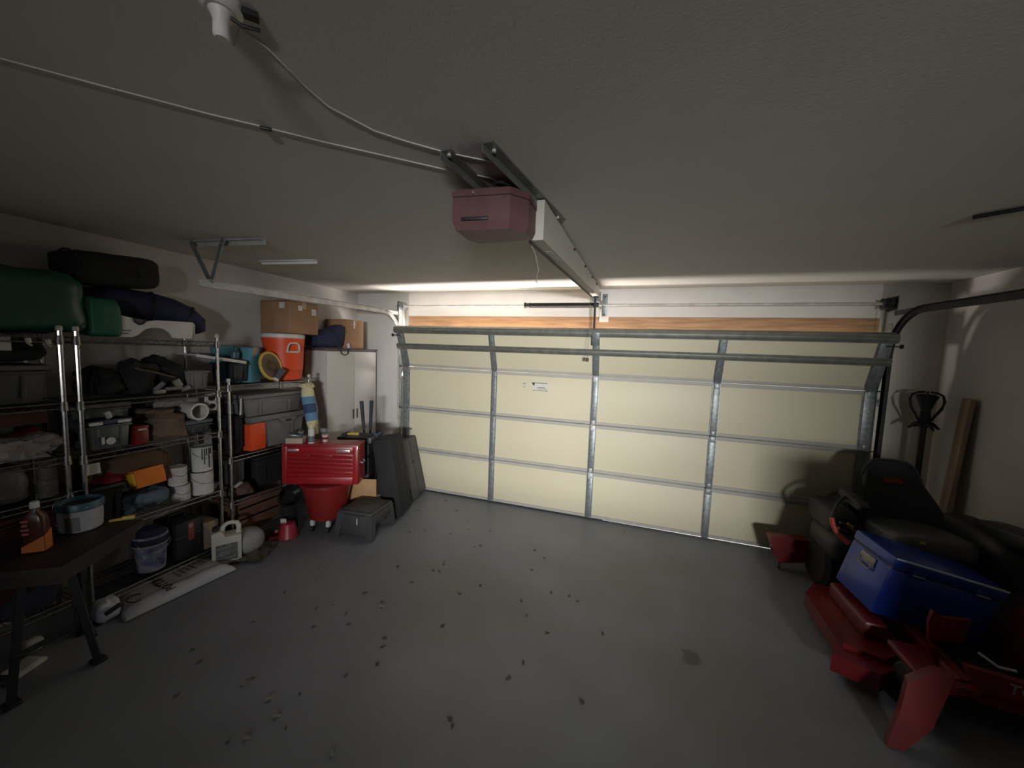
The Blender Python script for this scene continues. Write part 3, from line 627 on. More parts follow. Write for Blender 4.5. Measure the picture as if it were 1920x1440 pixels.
build('sack', G().sup((-.53, -2.34, 1.185), (.25, .235, .20), e=.45, amp=.25, freq=7, seed=6.1, nu=36, nv=22, flatb=True), M_brownb, t)
build('crumpled_top', G().sup((-.54, -2.36, 1.285), (.18, .17, .07), e=.7, amp=.5, freq=12, seed=2.1, nu=28, nv=14), M_brownb, t)
t = tote('storage_tote', 'long grey tray full of white rags on the second shelf right half', 'tote', -.765, -.68, -2.42, -2.07, 1.10, 1.42, M_greyd)
single('white_rag', G().sup((-.60, -2.22, 1.345), (.13, .28, .07), e=.7, amp=.5, freq=9, seed=3.7, nu=36, nv=18), M_cloth, 'off-white folded rag lying above the brown paper bag', 'rag')
t = thing('pvc_pipe', 'short white plastic pipe lying endwise on the second shelf', 'pipe', (-.50, -2.16, 1.21))
gp = G(); pm = frame((-.41, -2.15, 1.275), (0, 1, 0), (.25, 0, .97))
Mx = Matrix.Rotation(R(-90), 3, 'Y') @ Matrix.Rotation(R(0), 3, 'X')
gp.lathe((-.40, -2.153, 1.275), [(.063, 0), (.063, .26), (.054, .26), (.054, 0), (.063, 0)], n=32, M=Mx, cap=False)
build('tube', gp, M_white, t)
build('coupling', G().lathe((-.398, -2.153, 1.275), [(.068, 0), (.068, .045), (.0535, .045), (.0535, 0), (.068, 0)], n=32, M=Mx, cap=False), M_white, t)
tote('storage_bin', 'flat blue-grey bin under the white pipe on the second shelf', 'bin', -.70, -.415, -2.24, -2.045, 1.10, 1.205, M_greyd, mat('smoke_blue', (.12, .14, .16), .4))
t = thing('wall_bracket', 'white two-hole plastic holder beside the shelf post above the bin', 'holder', (-.45, -2.06, 1.26))
HM = frame((-.455, -2.075, 1.262), (0, 1, 0), (0, 0, 1)); gb = G()
for (y0, y1, z0, z1) in ((0, .10, 0, .014), (0, .10, .062, .078), (0, .10, .128, .142), (0, .016, 0, .142), (.084, .10, 0, .142)): gb.span(-.462, -.448, -2.08+y0, -2.08+y1, 1.262+z0, 1.262+z1, bev=.004)
build('plate', gb, M_white, t)
for z in (1.30, 1.366): build('ring', G().tube([(-.448, -2.03+.034*math.cos(a), z+.027*math.sin(a)) for a in [2*PI*k/20 for k in range(20)]], .006, n=6, closed=True), M_white, t)

# ------------------------------------------------------------------ middle shelving, level z 0.59
def stack_can(*a, **k): return can(*a, **k)
can('white paint can at the bottom of the right front stack, plain label', -.455, -2.12, .597, .078, .185, lab=M_whitep)
c = can('white paint can with dark drips topping the right front stack', -.452, -2.115, .786, .070, .20, lab=M_whitep)
for k, (a, l) in enumerate(((-.55, .09), (-.35, .13), (-.15, .06), (.1, .16), (.3, .05))):
    x, y = -.452+.0712*math.cos(a), -2.115+.0712*math.sin(a)
    build('drip', G().box((x, y, .786+.19-l/2), (.004, .006, l), rot=(0, 0, a), bev=.001), M_inkb, c)
can('grey-white paint can in the lower row left of the tall stack', -.455, -2.275, .597, .062, .122, lab=M_whitep)
can('pale paint can perched on another can left of the tall stack', -.46, -2.285, .7195, .058, .145, lab=M_whitep)
can('small paint can in the back left of the row behind the blue cloth', -.60, -2.39, .597, .06, .12, M_brownb)
t = thing('orange_box', 'bright orange card box hanging off the canvas heap on the third shelf', 'box', (-.45, -2.49, .78))
ob = Matrix.Translation((-.44, -2.485, .845)) @ Euler((R(2), R(-14), .0)).to_matrix().to_4x4()
build('box', G(ob).box((0, 0, 0), (.10, .17, .125), bev=.004), M_orange2, t)
build('end_flap', G(ob).box((.0, -.092, .005), (.09, .020, .09), bev=.006), mat('yellow_flap', (.75, .42, .03), .6), t)
g = G().sup((-.62, -2.52, .925), (.27, .46, .19), e=.65, amp=.3, freq=5, seed=1.3, nu=40, nv=24)
single('canvas_heap', g, M_tan, 'brown canvas tarp heaped above the orange box and paint cans', 'tarp')
single('blue_cloth', G().sup((-.52, -2.475, .67), (.25, .26, .15), e=.7, amp=.45, freq=8, seed=7.9, nu=40, nv=24, flatb=True), M_bluecl, 'pale blue crumpled plastic bag beneath the orange box', 'bag')
tote('storage_bin', 'shallow smoky bin at the front of third shelf by the post', 'bin', -.76, -.60, -2.23, -2.045, .605, .72, M_greyd)
t = thing('red_funnel', 'dark red round lid lying on the third shelf left of the canvas', 'lid', (-.52, -2.67, .86))
build('rim', G().lathe((-.50, -2.665, .862), [(.075, 0), (.08, .01), (.06, .035), (.03, .045), (.001, .046)], n=28, cap=False), M_redp, t)
build('knob', G().lathe((-.50, -2.665, .907), [(.02, 0), (.022, .01), (.012, .016)], n=16), M_redp, t)
t = tote('storage_tote', 'dark tote under the red lid at the left end of third shelf', 'tote', -.76, -.42, -2.79, -2.615, .60, .855, M_blacksoft, M_black)
single('white_card', G().box((-.445, -2.757, .98), (.004, .065, .07), rot=(0, R(-8), 0)), M_whitep, 'small white card standing on the dark tote by the shelf post', 'card')

# ------------------------------------------------------------------ middle shelving, bottom
t = thing('bucket', 'white bucket with navy print on the bottom shelf behind the sack', 'bucket', (-.50, -2.45, .118))
build('body', G().lathe((-.50, -2.45, .121), [(.070, 0), (.078, .004), (.094, .21), (.098, .215), (.098, .235), (.095, .24), (.1, .26), (.1, .275), (.094, .275), (.09, .24), (.07, .01)], n=32, cap=False), M_pail, t)
build('rim', G().tube([(-.50+.099*math.cos(a), -2.45+.099*math.sin(a), .33) for a in [2*PI*k/32 for k in range(32)]], .006, n=6, closed=True), M_whitep, t)
build('bail', G().tube([(-.50+.09*math.sin(a)+.02, -2.45+.104*math.cos(a), .37-.08*math.sin(a)) for a in [PI*k/12 for k in range(13)]], .0025, n=6), M_chromed, t)
build('liner', G().lathe((-.50, -2.45, .385), [(.1045, -.052), (.1045, -.04), (.099, .0), (.06, .05), (.001, .065)], n=24, cap=False), M_navy, t)
t = thing('tool_case', 'black power tool case with red sticker on the bottom shelf', 'case', (-.50, -2.25, .118))
build('body', G().span(-.70, -.415, -2.335, -2.15, .122, .42, bev=.02), M_black, t)
build('handle', G().tube([(-.55, -2.31, .42), (-.55, -2.31, .455), (-.55, -2.19, .455), (-.55, -2.19, .42)], .011, n=8), M_black, t)
build('lid_seam', G().span(-.702, -.411, -2.338, -2.147, .30, .306), M_greyd, t)
lb = build('sticker', G().span(-.4145, -.4125, -2.255, -2.215, .26, .40), mat('red_sticker', (.28, .05, .05), .6, var=.2), t)
build('print', G().span(-.4124, -.4115, -2.25, -2.22, .36, .39), mat('sticker_print', (.35, .25, .25), .6, var=.3), lb)
t = carton('carton', 'plain tan carton with folded edge at right end of the bottom shelf', -.66, -.415, -2.135, -2.03, .122, .345, mat('tan_card', (.26, .22, .17), .85, var=.15))

# ------------------------------------------------------------------ left shelving unit at the frame edge
tote('storage_tote', 'dark grey lidded tote on the upper shelf at the frame edge', 'tote', -.765, -.40, -3.36, -2.925, 1.44, 1.66, M_greyd, mat('grey_lid', (.11, .11, .115), .45))
single('paper_label', G().box((-.405, -3.20, 1.78), (.004, .26, .075), rot=(0, -.05, 0)).box((-.42, -3.20, 1.78), (.03, .25, .06)), M_whitep, 'white paper notice under the green bag at the left frame edge', 'notice')
for k, (y, zz) in enumerate(((-3.015, 1.80), (-2.94, 1.795))):
    single('chrome_clip', G().box((-.385, y, zz), (.012, .024, .03), rot=(.2, 0, 0), bev=.004).cyl((-.39, y, zz-.015), (-.38, y+.012, zz-.03), .006, n=8), M_galvw, ('left' if k == 0 else 'right') + ' of the two bright clips hanging from shelf edge under green bag', 'clip', 'bright clips under the green bag')
single('dark_jacket', G().sup((-.60, -3.10, 1.735), (.28, .40, .12), e=.7, amp=.35, freq=7, seed=4.9, nu=32, nv=18), M_blacksoft, 'black jacket stuffed between the grey tote and green bag', 'jacket')
g = G().sup((-.50, -3.075, 1.175), (.20, .33, .13), e=.75, amp=.6, freq=10, seed=2.6, nu=56, nv=30, flatb=True)
single('white_rag', g, M_cloth, 'white and pink rags bunched at front of the left shelving unit', 'rag')
single('red_bag', G().sup((-.62, -2.99, 1.225), (.22, .15, .15), e=.7, amp=.3, freq=7, seed=5.6, flatb=True), M_redp, 'dark red pouch behind the white rags on the left shelving', 'pouch')
t = carton('carton', 'dark reddish flat carton above the white rags on left shelving', -.75, -.47, -3.35, -2.93, 1.31, 1.395, mat('dark_red_card', (.10, .03, .028), .7, var=.3))
single('grey_cushion', G().sup((-.60, -3.13, 1.30), (.25, .22, .10), e=.6, amp=.25, freq=6, seed=8.8), M_greyd, 'grey round cushion between the white rags and the flat carton', 'cushion')
single('grey_bag', G().sup((-.56, -3.19, .975), (.28, .33, .22), e=.5, amp=.18, freq=5, seed=3.9, nu=40, nv=24, flatb=True), mat('grey_film', (.17, .165, .165), .5, var=.3, bump=.3, bscale=14), 'large grey plastic bag on the left shelving below the white rags', 'bag')
for k in range(3):
    can(('lowest', 'middle', 'topmost')[k] + ' olive tin of the three stacked by the left shelf post', -.46, -2.955, .868+k*.074, .042, .073, mat('olive_tin', (.17, .155, .12), .5, var=.2) if k == 0 else bpy.data.materials['olive_tin'], 'tins stacked by the left shelf post', 'tin')
t = tote('storage_tote', 'dark red tote under the grey bag behind the brown bottle', 'tote', -.76, -.40, -3.45, -2.93, .212, .80, mat('dark_red_tote', (.075, .014, .014), .5, var=.3), mat('dark_red_lid', (.085, .02, .02), .5, var=.3))

# ------------------------------------------------------------------ low shelving beside the cabinet
tote('tool_tote', 'upper of the two long grey totes under the drink cooler', 'tote', -.765, -.385, -1.80, -1.20, 1.165, 1.365, M_grey, M_grey, group='long grey totes', lidh=.035)
t = tote('tool_tote', 'lower long grey tote with red-orange end under the other grey tote', 'tote', -.765, -.385, -1.745, -1.175, .852, 1.16, M_grey, M_grey, group='long grey totes', lidh=.05)
pe = build('end_panel', G().span(-.76, -.382, -1.765, -1.745, .86, 1.10, bev=.006).span(-.392, -.377, -1.765, -1.62, .86, 1.105, bev=.006), M_orange, t); pe['label'] = 'red-orange end panel'
build('grip', G().prism([(.0, .0), (.20, 0), (.17, -.035), (.14, -.055), (.06, -.055), (.03, -.035)], frame((-.386, -1.48, 1.115), (0, 1, 0), (0, 0, 1)), .014), M_grey, t)
build('grip_hole', G().lathe((-.371, -1.38, 1.09), [(.018, 0), (.018, .002)], n=16, M=Matrix.Rotation(R(90), 3, 'Y') @ Matrix.Diagonal((.7, 2.0, 1))), M_black, t)
t = thing('paper_roll', 'thin pale rod standing in the dark box left of grey totes', 'rod', (-.42, -1.80, 1.20))
build('rod', G().cyl((-.40, -1.835, 1.20), (-.40, -1.825, 1.345), .007, n=8), M_white, t)
build('tip', G().cyl((-.40, -1.836, 1.185), (-.40, -1.835, 1.20), .010, n=8), M_black, t)
tote('dark_box', 'narrow black box at the left end of the low shelving', 'box', -.74, -.415, -1.885, -1.785, .852, 1.19, M_blacksoft)
tote('storage_bin', 'black bin on the middle shelf behind the red tool chest', 'bin', -.76, -.46, -1.66, -1.25, .465, .76, M_black, M_black)
tote('storage_bin', 'plain grey bin at left of the middle shelf beside the black bin', 'bin', -.74, -.43, -1.90, -1.76, .58, .80, M_greyd)
single('folded_cloth', G().sup((-.53, -1.82, .52), (.26, .20, .11), e=.6, amp=.35, freq=8, seed=7.1, flatb=True), mat('brown_cloth', (.12, .08, .06), .9, var=.4), 'brown folded cloth lying under the plain grey bin', 'cloth')
single('white_wrapper', G().box((-.42, -1.86, .58), (.03, .09, .012), rot=(.2, .2, .3), bev=.003), M_whitep, 'small white wrapper on the brown folded cloth', 'wrapper')
t = thing('wooden_crate', 'long dark wooden crate on the bottom of the low shelving', 'crate', (-.55, -1.63, .125))
for k, z in enumerate((.20, .30, .40)):
    build('plank', G().span(-.42, -.405, -1.86, -1.43, z-.042, z+.042, bev=.004), M_cardd, t)
for y in (-1.855, -1.435): build('end_board', G().span(-.74, -.42, y-.01, y+.01, .127, .44, bev=.004), M_cardd, t)
build('back_board', G().span(-.755, -.74, -1.86, -1.43, .15, .44), M_cardd, t)
build('bottom_board', G().span(-.74, -.42, -1.845, -1.445, .127, .145), M_cardd, t)

# ------------------------------------------------------------------ red tool chest on its tub
NX = Vector((.391, -.9205, 0)); RX = Vector((.9205, .391, 0)); O = Vector((.034, -1.395, 0))
CM = Matrix((RX, -NX, Vector((0, 0, 1)))).transposed().to_4x4(); CM.translation = O      # local: x right, y back, z up
t = thing('tool_chest', 'red six-drawer tool chest with chrome badges beside the low shelving', 'tool chest', (-.02, -1.23, .49))
W2 = .35
build('case', G(CM).span(-W2, W2, .008, .22, .495, .872, bev=.004), M_red, t)
build('lid', G(CM).span(-W2-.004, W2+.004, .0, .224, .873, .885, bev=.003), M_red, t)
build('side_panel', G(CM).span(-W2, -W2+.045, -.004, .008, .50, .865, bev=.003), M_red, t)
build('side_panel', G(CM).span(W2-.045, W2, -.004, .008, .50, .865, bev=.003), M_red, t)
build('top_panel', G(CM).span(-W2+.045, W2-.045, -.004, .008, .795, .865, bev=.003), M_red, t)
z = .785
for i, h in enumerate((.040, .040, .040, .045, .050)):
    parts = ((-.300, -.098), (-.094, .108), (.112, .300)) if i == 0 else ((-.300, .300),)
    for a, b in parts:
        dr = build('drawer', G(CM).span(a, b, -.004, .20, z-h+.005, z-.003, bev=.002), M_red, t)
        lip = [(0, 0), (-.010, -.003), (-.014, -.010), (-.012, -.017), (-.004, -.020), (0, -.02)]
        PM = CM @ frame((a+.004, -.004, z-.006), (0, 1, 0), (0, 0, 1))
        build('pull', G().prism(lip, PM, b-a-.008), M_red, dr)
    z -= h
build('kick_panel', G(CM).span(-.302, .302, -.003, .008, .50, z-.002, bev=.002), M_red, t)
bd = build('badge', G(CM).box((-.245, -.006, .832), (.105, .004, .022), rot=(0, 0, 0), bev=.002), M_silver, t)
b2 = build('badge', G(CM).box((.215, -.006, .826), (.125, .004, .024), bev=.002), M_silver, t); b2['label'] = 'chrome maker badge with dark lettering'
text('lettering', 'Craftsman', .026, CM @ frame((.215, -.0085, .826), (1, 0, 0), (0, 0, 1)), M_inkb, b2, sx=.95)
build('side_handle', G(CM).tube([(W2+.002, .08, .70), (W2+.02, .08, .69), (W2+.02, .16, .69), (W2+.002, .16, .70)], .007, n=8), M_galv, t)
t = thing('red_tub', 'tapered red plastic tub on casters holding up the red tool chest', 'tub', (-.02, -1.235, 0))
tc = CM @ Vector((-.0, .165, 0))
build('tub', G().lathe((tc.x, tc.y, .115), [(.14, 0), (.165, .012), (.175, .04), (.205, .22), (.232, .345), (.245, .352), (.245, .374), (.228, .376)], n=40), M_redp, t)
build('rim', G().lathe((tc.x, tc.y, .462), [(.235, 0), (.252, .006), (.252, .020), (.235, .026)], n=40), M_redp, t)
for k, a in enumerate((-1.95, -.75, .7, 2.4)):
    x, y = tc.x+.145*math.cos(a), tc.y+.145*math.sin(a)
    cc = build('caster', G().box((x, y, .085), (.035, .035, .055), bev=.006).cyl((x, y, .10), (x, y, .122), .012, n=8), M_white, t)
    build('wheel', G().cyl((x-.010, y-.004, .028), (x+.010, y+.004, .028), .0275, n=16), M_black, cc)
t = thing('black_bucket', 'glossy black bucket lying between the wooden crate and red tub', 'bucket', (-.29, -1.47, .0))
BM = Matrix.Rotation(R(62), 3, 'Y') @ Matrix.Rotation(R(20), 3, 'X')
gbk = mat('gloss_black', (.014, .014, .016), .25)
build('shell', G().lathe((-.335, -1.43, .33), [(.065, -.07), (.08, -.065), (.10, .07), (.104, .075), (.098, .075), (.075, -.055), (.001, -.055)], n=28, M=BM, cap=False), gbk, t)
build('stand', G().span(-.37, -.27, -1.50, -1.38, .002, .255, bev=.01), M_blacksoft, t)
t = thing('cup', 'red plastic cup upside down on floor left of the tub casters', 'cup', (-.20, -1.55, 0))
build('shell', G().lathe((-.205, -1.545, .001), [(.085, 0), (.088, .004), (.085, .01), (.060, .135), (.052, .14), (.001, .14)], n=28, cap=False), mat('pink_red', (.40, .035, .055), .4), t)
build('tag', G().box((-.235, -1.57, .158), (.05, .004, .045), rot=(.2, 0, .5)).cyl((-.232, -1.56, .141), (-.232, -1.56, .16), .006, n=6), M_whitep, t)
single('red_pan', G().lathe((-.31, -1.60, .001), [(.055, 0), (.07, .01), (.075, .035), (.07, .035), (.06, .01), (.001, .008)], n=24, cap=False), M_redp, 'dark red shallow dish on the floor next to the red cup', 'dish')
# on the chest
t = thing('paper_box', 'small torn paper box at the left end of the tool chest lid', 'box', (-.26, -1.42, .886))
PB = CM @ Matrix.Translation((-.255, .07, .886)) @ Matrix.Rotation(.12, 4, 'Z')
build('box', G(PB).span(-.075, .075, -.05, .05, 0, .055, bev=.004), mat('stained_paper', (.42, .35, .28), .8, var=.25, scale=16), t)
build('torn_lid', G(PB).box((0, .0, .075), (.12, .09, .035), rot=(.1, .15, .2), bev=.012).box((.04, .02, .10), (.05, .06, .02), rot=(.2, .4, .2), bev=.006), M_greyc, t)
t = thing('spray_can', 'white spray can on the tool chest in front of the yellow and blue sleeve', 'spray can', (-.10, -1.38, .886))
p = CM @ Vector((-.105, .06, 0))
build('body', G().lathe((p.x, p.y, .887), [(.026, 0), (.028, .004), (.028, .125), (.024, .14), (.014, .148)], n=20), M_whitep, t)
build('cap', G().lathe((p.x, p.y, 1.034), [(.017, 0), (.018, .004), (.016, .035), (.012, .04)], n=16), M_cream, t)
build('label', G().lathe((p.x, p.y, .90), [(.0285, 0), (.0285, .06)], n=20, cap=False), M_label, t)
t = thing('bag_dispenser_sleeve', 'yellow and blue cloth sleeve hanging from the shelf corner over tool chest', 'sleeve', (-.28, -1.20, .9))
pts = [Vector((-.345, -1.185, 1.405)), Vector((-.335, -1.19, 1.36)), Vector((-.325, -1.195, 1.30)), Vector((-.305, -1.20, 1.225)), Vector((-.285, -1.20, 1.14)), Vector((-.268, -1.20, 1.06)), Vector((-.255, -1.20, .99)), Vector((-.242, -1.20, .925))]
segs = ((0, 2, M_cream), (2, 3, M_blueb), (3, 4, mat('deep_blue_cloth', (.04, .07, .17), .8)), (4, 5, M_blueb), (5, 6, M_cream), (6, 7, M_cream))
rad = [.048, .058, .060, .060, .058, .056, .046, .040]
for a, b, m in segs: build('band', G().tube(pts[a:b+1], rad[a:b+1], n=18), m, t)
build('ruffle', G().sup(pts[0]+Vector((0, 0, .012)), (.11, .11, .05), e=.8, amp=.6, freq=20, seed=3.0, nu=30, nv=10), M_cream, t)
build('hanging_loop', G().tube([(-.345, -1.185, 1.42), (-.352, -1.16, 1.452), (-.360, -1.14, 1.45)], .004, n=6), M_white, t)
t = thing('paper_cup', 'small white paper cup at the lower end of the cloth sleeve', 'cup', (-.20, -1.17, .886))
p = CM @ Vector((.0, .12, 0)); 
build('cup', G().lathe((p.x, p.y, .887), [(.022, 0), (.032, .075), (.029, .075), (.020, .005), (.001, .005)], n=20, cap=False), mat('pinkish_paper', (.50, .42, .40), .7), t)
build('band', G().lathe((p.x, p.y, .915), [(.0272, 0), (.0300, .022)], n=20, cap=False), M_redp, t)

# black tool box with hammer behind the chest, long handled loppers against the cabinet
BX = frame((.12, -.98, 0), (.95, .313, 0), (-.313, .95, 0)); 
t = thing('tool_bench', 'black lidded storage stand behind right end of the red tool chest', 'storage box', (.14, -.92, 0))
build('body', G(BX).span(-.24, .09, .06, .26, .002, .80, bev=.012), M_black, t)
build('lid', G(BX).span(-.25, .12, .05, .27, .801, .868, bev=.012), M_greyd, t)
t = thing('hammer', 'hammer with yellow and black handle lying on the black storage stand', 'hammer', (.10, -.93, .87))
HMt = BX @ Matrix.Translation((-.18, .11, .890)) @ Matrix.Rotation(-.03, 4, 'Z')
build('handle', G(HMt).tube([(.02, 0, 0), (.10, 0, .004), (.15, 0, .003)], [.010, .012, .014], n=10), M_yellow, t)
build('grip', G(HMt).tube([(.15, 0, .003), (.24, 0, .0), (.29, 0, .0)], [.016, .017, .018], n=10), M_black, t)
build('head', G(HMt).cyl((0, -.045, 0), (0, .03, 0), .018, n=14).cyl((0, -.06, 0), (0, -.045, 0), .021, n=14).box((0, .055, -.002), (.018, .05, .012), rot=(.3, 0, 0), bev=.004), M_dark, t)
single('pry_bar', G(BX).tube([(-.09, .17, .880), (.06, .17, .880), (.15, .17, .884), (.175, .17, .90)], .010, n=8), mat('blue_bar', (.05, .10, .20), .4), 'blue bar lying behind the hammer on the black storage stand', 'bar')
t = thing('bolt_cutter', 'bolt cutter with two dark upright handles behind the black storage stand', 'bolt cutter', (-.02, -.66, .002))
for p0, p1, p2 in (((-.045, -.655, .55), (-.075, -.66, .90), (-.105, -.665, 1.215)), ((-.015, -.64, .55), (.0, -.64, .90), (.015, -.64, 1.225))):
    a = build('arm', G().tube([p0, p1], .011, n=8), M_dark, t)
    build('grip', G().tube([p1, p2], [.018, .022], n=10), mat('dark_blue_grip', (.018, .026, .04), .6) if 'dark_blue_grip' not in bpy.data.materials else bpy.data.materials['dark_blue_grip'], t)
build('jaw', G().box((-.03, -.65, .50), (.05, .03, .12), bev=.008).box((-.03, -.65, .22), (.03, .03, .44), bev=.006), M_dark, t)
# cardboard piece, leaning black cases
t = thing('cardboard_sheet', 'bare brown cardboard sheet leaning behind the red tub', 'cardboard', (.12, -1.05, 0))
SMt = frame((.165, -.985, 0), (.95, .313, 0), (-.313, .95, 0))
build('sheet', G(SMt).span(-.16, .16, 0, .012, .004, .44, bev=.003), mat('warm_cardboard', (.42, .25, .12), .85, var=.15, scale=8), t)
build('fold', G(SMt).span(-.16, .16, .0121, .020, .004, .30, bev=.002), M_card, t)
def slab(label, c, ry, w, d, h, tilt, m, name='equipment_case'):
    t = thing(name, label, 'case', (c[0], c[1], 0))
    SM = Matrix.Translation(c) @ Matrix.Rotation(ry, 4, 'Z') @ Matrix.Rotation(tilt, 4, 'Y')
    build('shell', G(SM).span(-w/2, w/2, -d/2, d/2, .002, h, bev=.025), m, t)
    build('seam', G(SM).span(-w/2-.002, w/2+.002, -.004, .004, .02, h-.02), M_dark, t)
    build('latch', G(SM).box((w/2+.004, 0, h*.6), (.012, .05, .03), bev=.004), M_dark, t)
    build('edge_trim', G(SM).span(-w/2-.004, -w/2+.012, -d/2-.003, d/2+.003, .03, h-.03, bev=.006), m, t)
    return t
slab('tall black case leaning beside the black storage stand, left of the pair', (.44, -.70, 0.012), .25, .20, .34, .86, R(-9), M_blacksoft)
slab('shorter dark grey case leaning beside the garage door track', (.34, -.25, 0.012), .15, .16, .40, .72, R(-13), M_greyd)

# grey step stool
t = thing('step_stool', 'dark grey plastic step stool standing on floor in front of the black cases', 'step stool', (.37, -1.17, 0))
SMt = Matrix.Translation((.372, -1.155, 0)) @ Matrix.Rotation(.09, 4, 'Z')
M_stool = mat('stool_plastic', (.052, .051, .051), .55, var=.2, scale=8, bump=.1)
build('top', G(SMt).span(-.185, .185, -.185, .185, .225, .262, bev=.018), M_stool, t)
build('grip_pad', G(SMt).span(-.14, .14, -.14, .14, .262, .2655, bev=.001), mat('stool_pad', (.065, .063, .062), .8, bump=.3, bscale=120), t)
build('hand_slot', G(SMt).lathe((0, 0, .2657), [(.055, 0), (.055, .0012)], n=20, M=Matrix.Diagonal((1, .45, 1)).to_3x3()), M_black, t)
for sx in (-1, 1):
    for sy in (-1, 1):
        A = Vector((sx*.150, sy*.150, .235)); B = Vector((sx*.180, sy*.185, 0.003))
        g = G(SMt); va = []
        for c_, h_ in ((A, .036), (B, .026)): va.append([g.bm.verts.new(c_ + Vector(v)*h_) for v in ((-1, -1, 0), (1, -1, 0), (1, 1, 0), (-1, 1, 0))])
        for k in range(4): g.bm.faces.new((va[0][k], va[0][(k+1) % 4], va[1][(k+1) % 4], va[1][k]))
        g.bm.faces.new(va[0][::-1]); g.bm.faces.new(va[1])
        build('leg', g, M_stool, t)
for (a, b, zb) in (((-.165, -.188), (.165, -.176), .035), ((-.16, .175), (.16, .185), .12)): build('side_skirt', G(SMt).span(a[0], b[0], a[1], b[1], zb, .228, bev=.004), M_stool, t)
for (a, b) in (((-.185, -.16), (-.175, .16)), ((.175, -.16), (.185, .16))): build('side_skirt', G(SMt).span(a[0], b[0], a[1], b[1], .135, .228, bev=.004), M_stool, t)
build('tag', G(SMt).box((.03, -.190, .17), (.008, .004, .06)), M_whitep, t)

# ------------------------------------------------------------------ floor by the shelves
t = thing('jug', 'white handled jug with dark picture label on the floor by the shelf post', 'jug', (-.30, -2.03, 0))
JM = Matrix.Translation((-.300, -2.046, 0)) @ Matrix.Rotation(R(57), 4, 'Z')       # local x along the face, y toward the back
JP = JM @ frame((0, 0, .003), (1, 0, 0), (0, 0, 1))
outer = [(-.098, .012), (-.086, 0), (.086, 0), (.098, .012), (.098, .285), (.090, .315), (.066, .338), (.02, .338), (-.012, .325), (-.030, .300), (-.045, .285), (-.098, .275)]
g = G()
# body below the handle
g.prism([(-.098, .012), (-.086, 0), (.086, 0), (.098, .012), (.098, .235), (-.098, .235)], JP @ Matrix.Translation((0, 0, -.06)), .12)
build('body', g, mat('jug_white', (.60, .57, .50), .45, var=.08), t)
g = G().prism([(-.098, .2355), (-.012, .2355), (-.02, .262), (-.040, .285), (-.098, .275)], JP @ Matrix.Translation((0, 0, -.055)), .11)
build('shoulder', g, bpy.data.materials['jug_white'], t)
build('handle', G().tube([JP @ Vector(p) for p in ((-.030, .270, 0), (-.018, .305, 0), (.005, .326, 0), (.04, .330, 0), (.072, .320, 0), (.084, .29, 0), (.084, .235, 0))], [.020, .018, .016, .016, .018, .020, .022], n=12), bpy.data.materials['jug_white'], t)
build('cap', G().lathe(JP @ Vector((-.066, .279, 0)), [(.026, 0), (.026, .030), (.022, .034)], n=18), M_black, t)
lb = build('label', G(JP).span(-.072, .072, .035, .175, .060, .0615), M_label, t)
build('print', G(JP).box((-.005, .150, .062), (.12, .018, .0012), rot=(0, 0, .12)).box((-.02, .10, .062), (.07, .035, .0012), rot=(0, 0, .1)).box((.02, .06, .062), (.08, .02, .0012)), mat('label_print', (.26, .26, .25), .7, var=.5, scale=60), lb)
t = thing('white_globe', 'dull white round plastic globe on the floor behind the jug', 'globe', (-.285, -1.88, 0))
build('shell', G().sup((-.285, -1.88, .112), (.238, .238, .21), e=.85, nu=36, nv=24), mat('dull_white', (.34, .34, .34), .6, var=.12), t)
build('seam', G().tube([(-.285+.120*math.cos(a), -1.88+.120*math.sin(a), .112) for a in [2*PI*k/36 for k in range(36)]], .0018, n=5, closed=True), M_grey, t)
g = G().sheet(lambda u, v: Vector((-.335+u*.26, -2.03+v*.30, -.000+.012+.03*max(0, noise.fractal(Vector((u*3, v*3, 1.2)), .8, 2, 3))+.0+.014*math.sin(u*9+v*7)**2)), 22, 22, .004)
g.M = Matrix.Translation((-.20, -1.87, 0)) @ Matrix.Rotation(.5, 4, 'Z') @ Matrix.Translation((.20, 1.87, 0))
single('work_glove', g, mat('dusty_cloth', (.26, .25, .20), .9, var=.3, bump=.3), 'dusty pale rag lying flat on floor right of the jug', 'rag')
# potting mix sack
t = thing('potting_sack', 'white and grey sack of potting mix lying in front of the shelving', 'sack', (-.29, -2.42, 0))
ax = Vector((.10, .995, 0)).normalized()                       # along the sack, away from the camera
PMt = frame((-.325, -2.415, 0.003), ax, (-ax.y, ax.x, 0))        # local x along, y toward the shelves
def sack(u, v):
    x = (u-.5)*.64; y = (v-.5)*.37
    e = min(1, (1-abs(2*u-1)**6))*min(1, (1-abs(2*v-1)**4))
    z = .072*max(0, e)**.55*(1+.10*noise.noise(Vector((x*9, y*9, 4.0)))) + .004
    k = 1 + .05*math.cos(PI*2*v)*(abs(2*u-1)**6)
    return PMt @ Vector((x*k, y, z))
g = G().sheet(sack, 44, 26)
lo = lambda u, v: PMt @ Vector(((u-.5)*.64, (v-.5)*.37, .0))
g.sheet(lo, 2, 2)
build('sack', g, M_bag, t, sharp=80)
def strip(u, v):  # the smooth white side that faces the room
    x = (u-.5)*.625; y = -.185+.062*v
    p = sack(u*.976+.012, (y+.185)/.37); return p + Vector((.0016, 0, .0022))
build('side_strip', G().sheet(strip, 40, 8), M_bagw, t, sharp=80)['label'] = 'smooth white side band'
def line(u, v):
    x = u*.93+.03; y = .225+.014*v
    return sack(x, y) + Vector((0, 0, .0030))
build('border_line', G().sheet(line, 40, 1), M_inkb, t, sharp=80)
build('border_line', G().sheet(lambda u, v: sack(.935+.012*v, u*.16+.23)+Vector((0, 0, .003)), 10, 1), M_inkb, t, sharp=80)
zt = .077
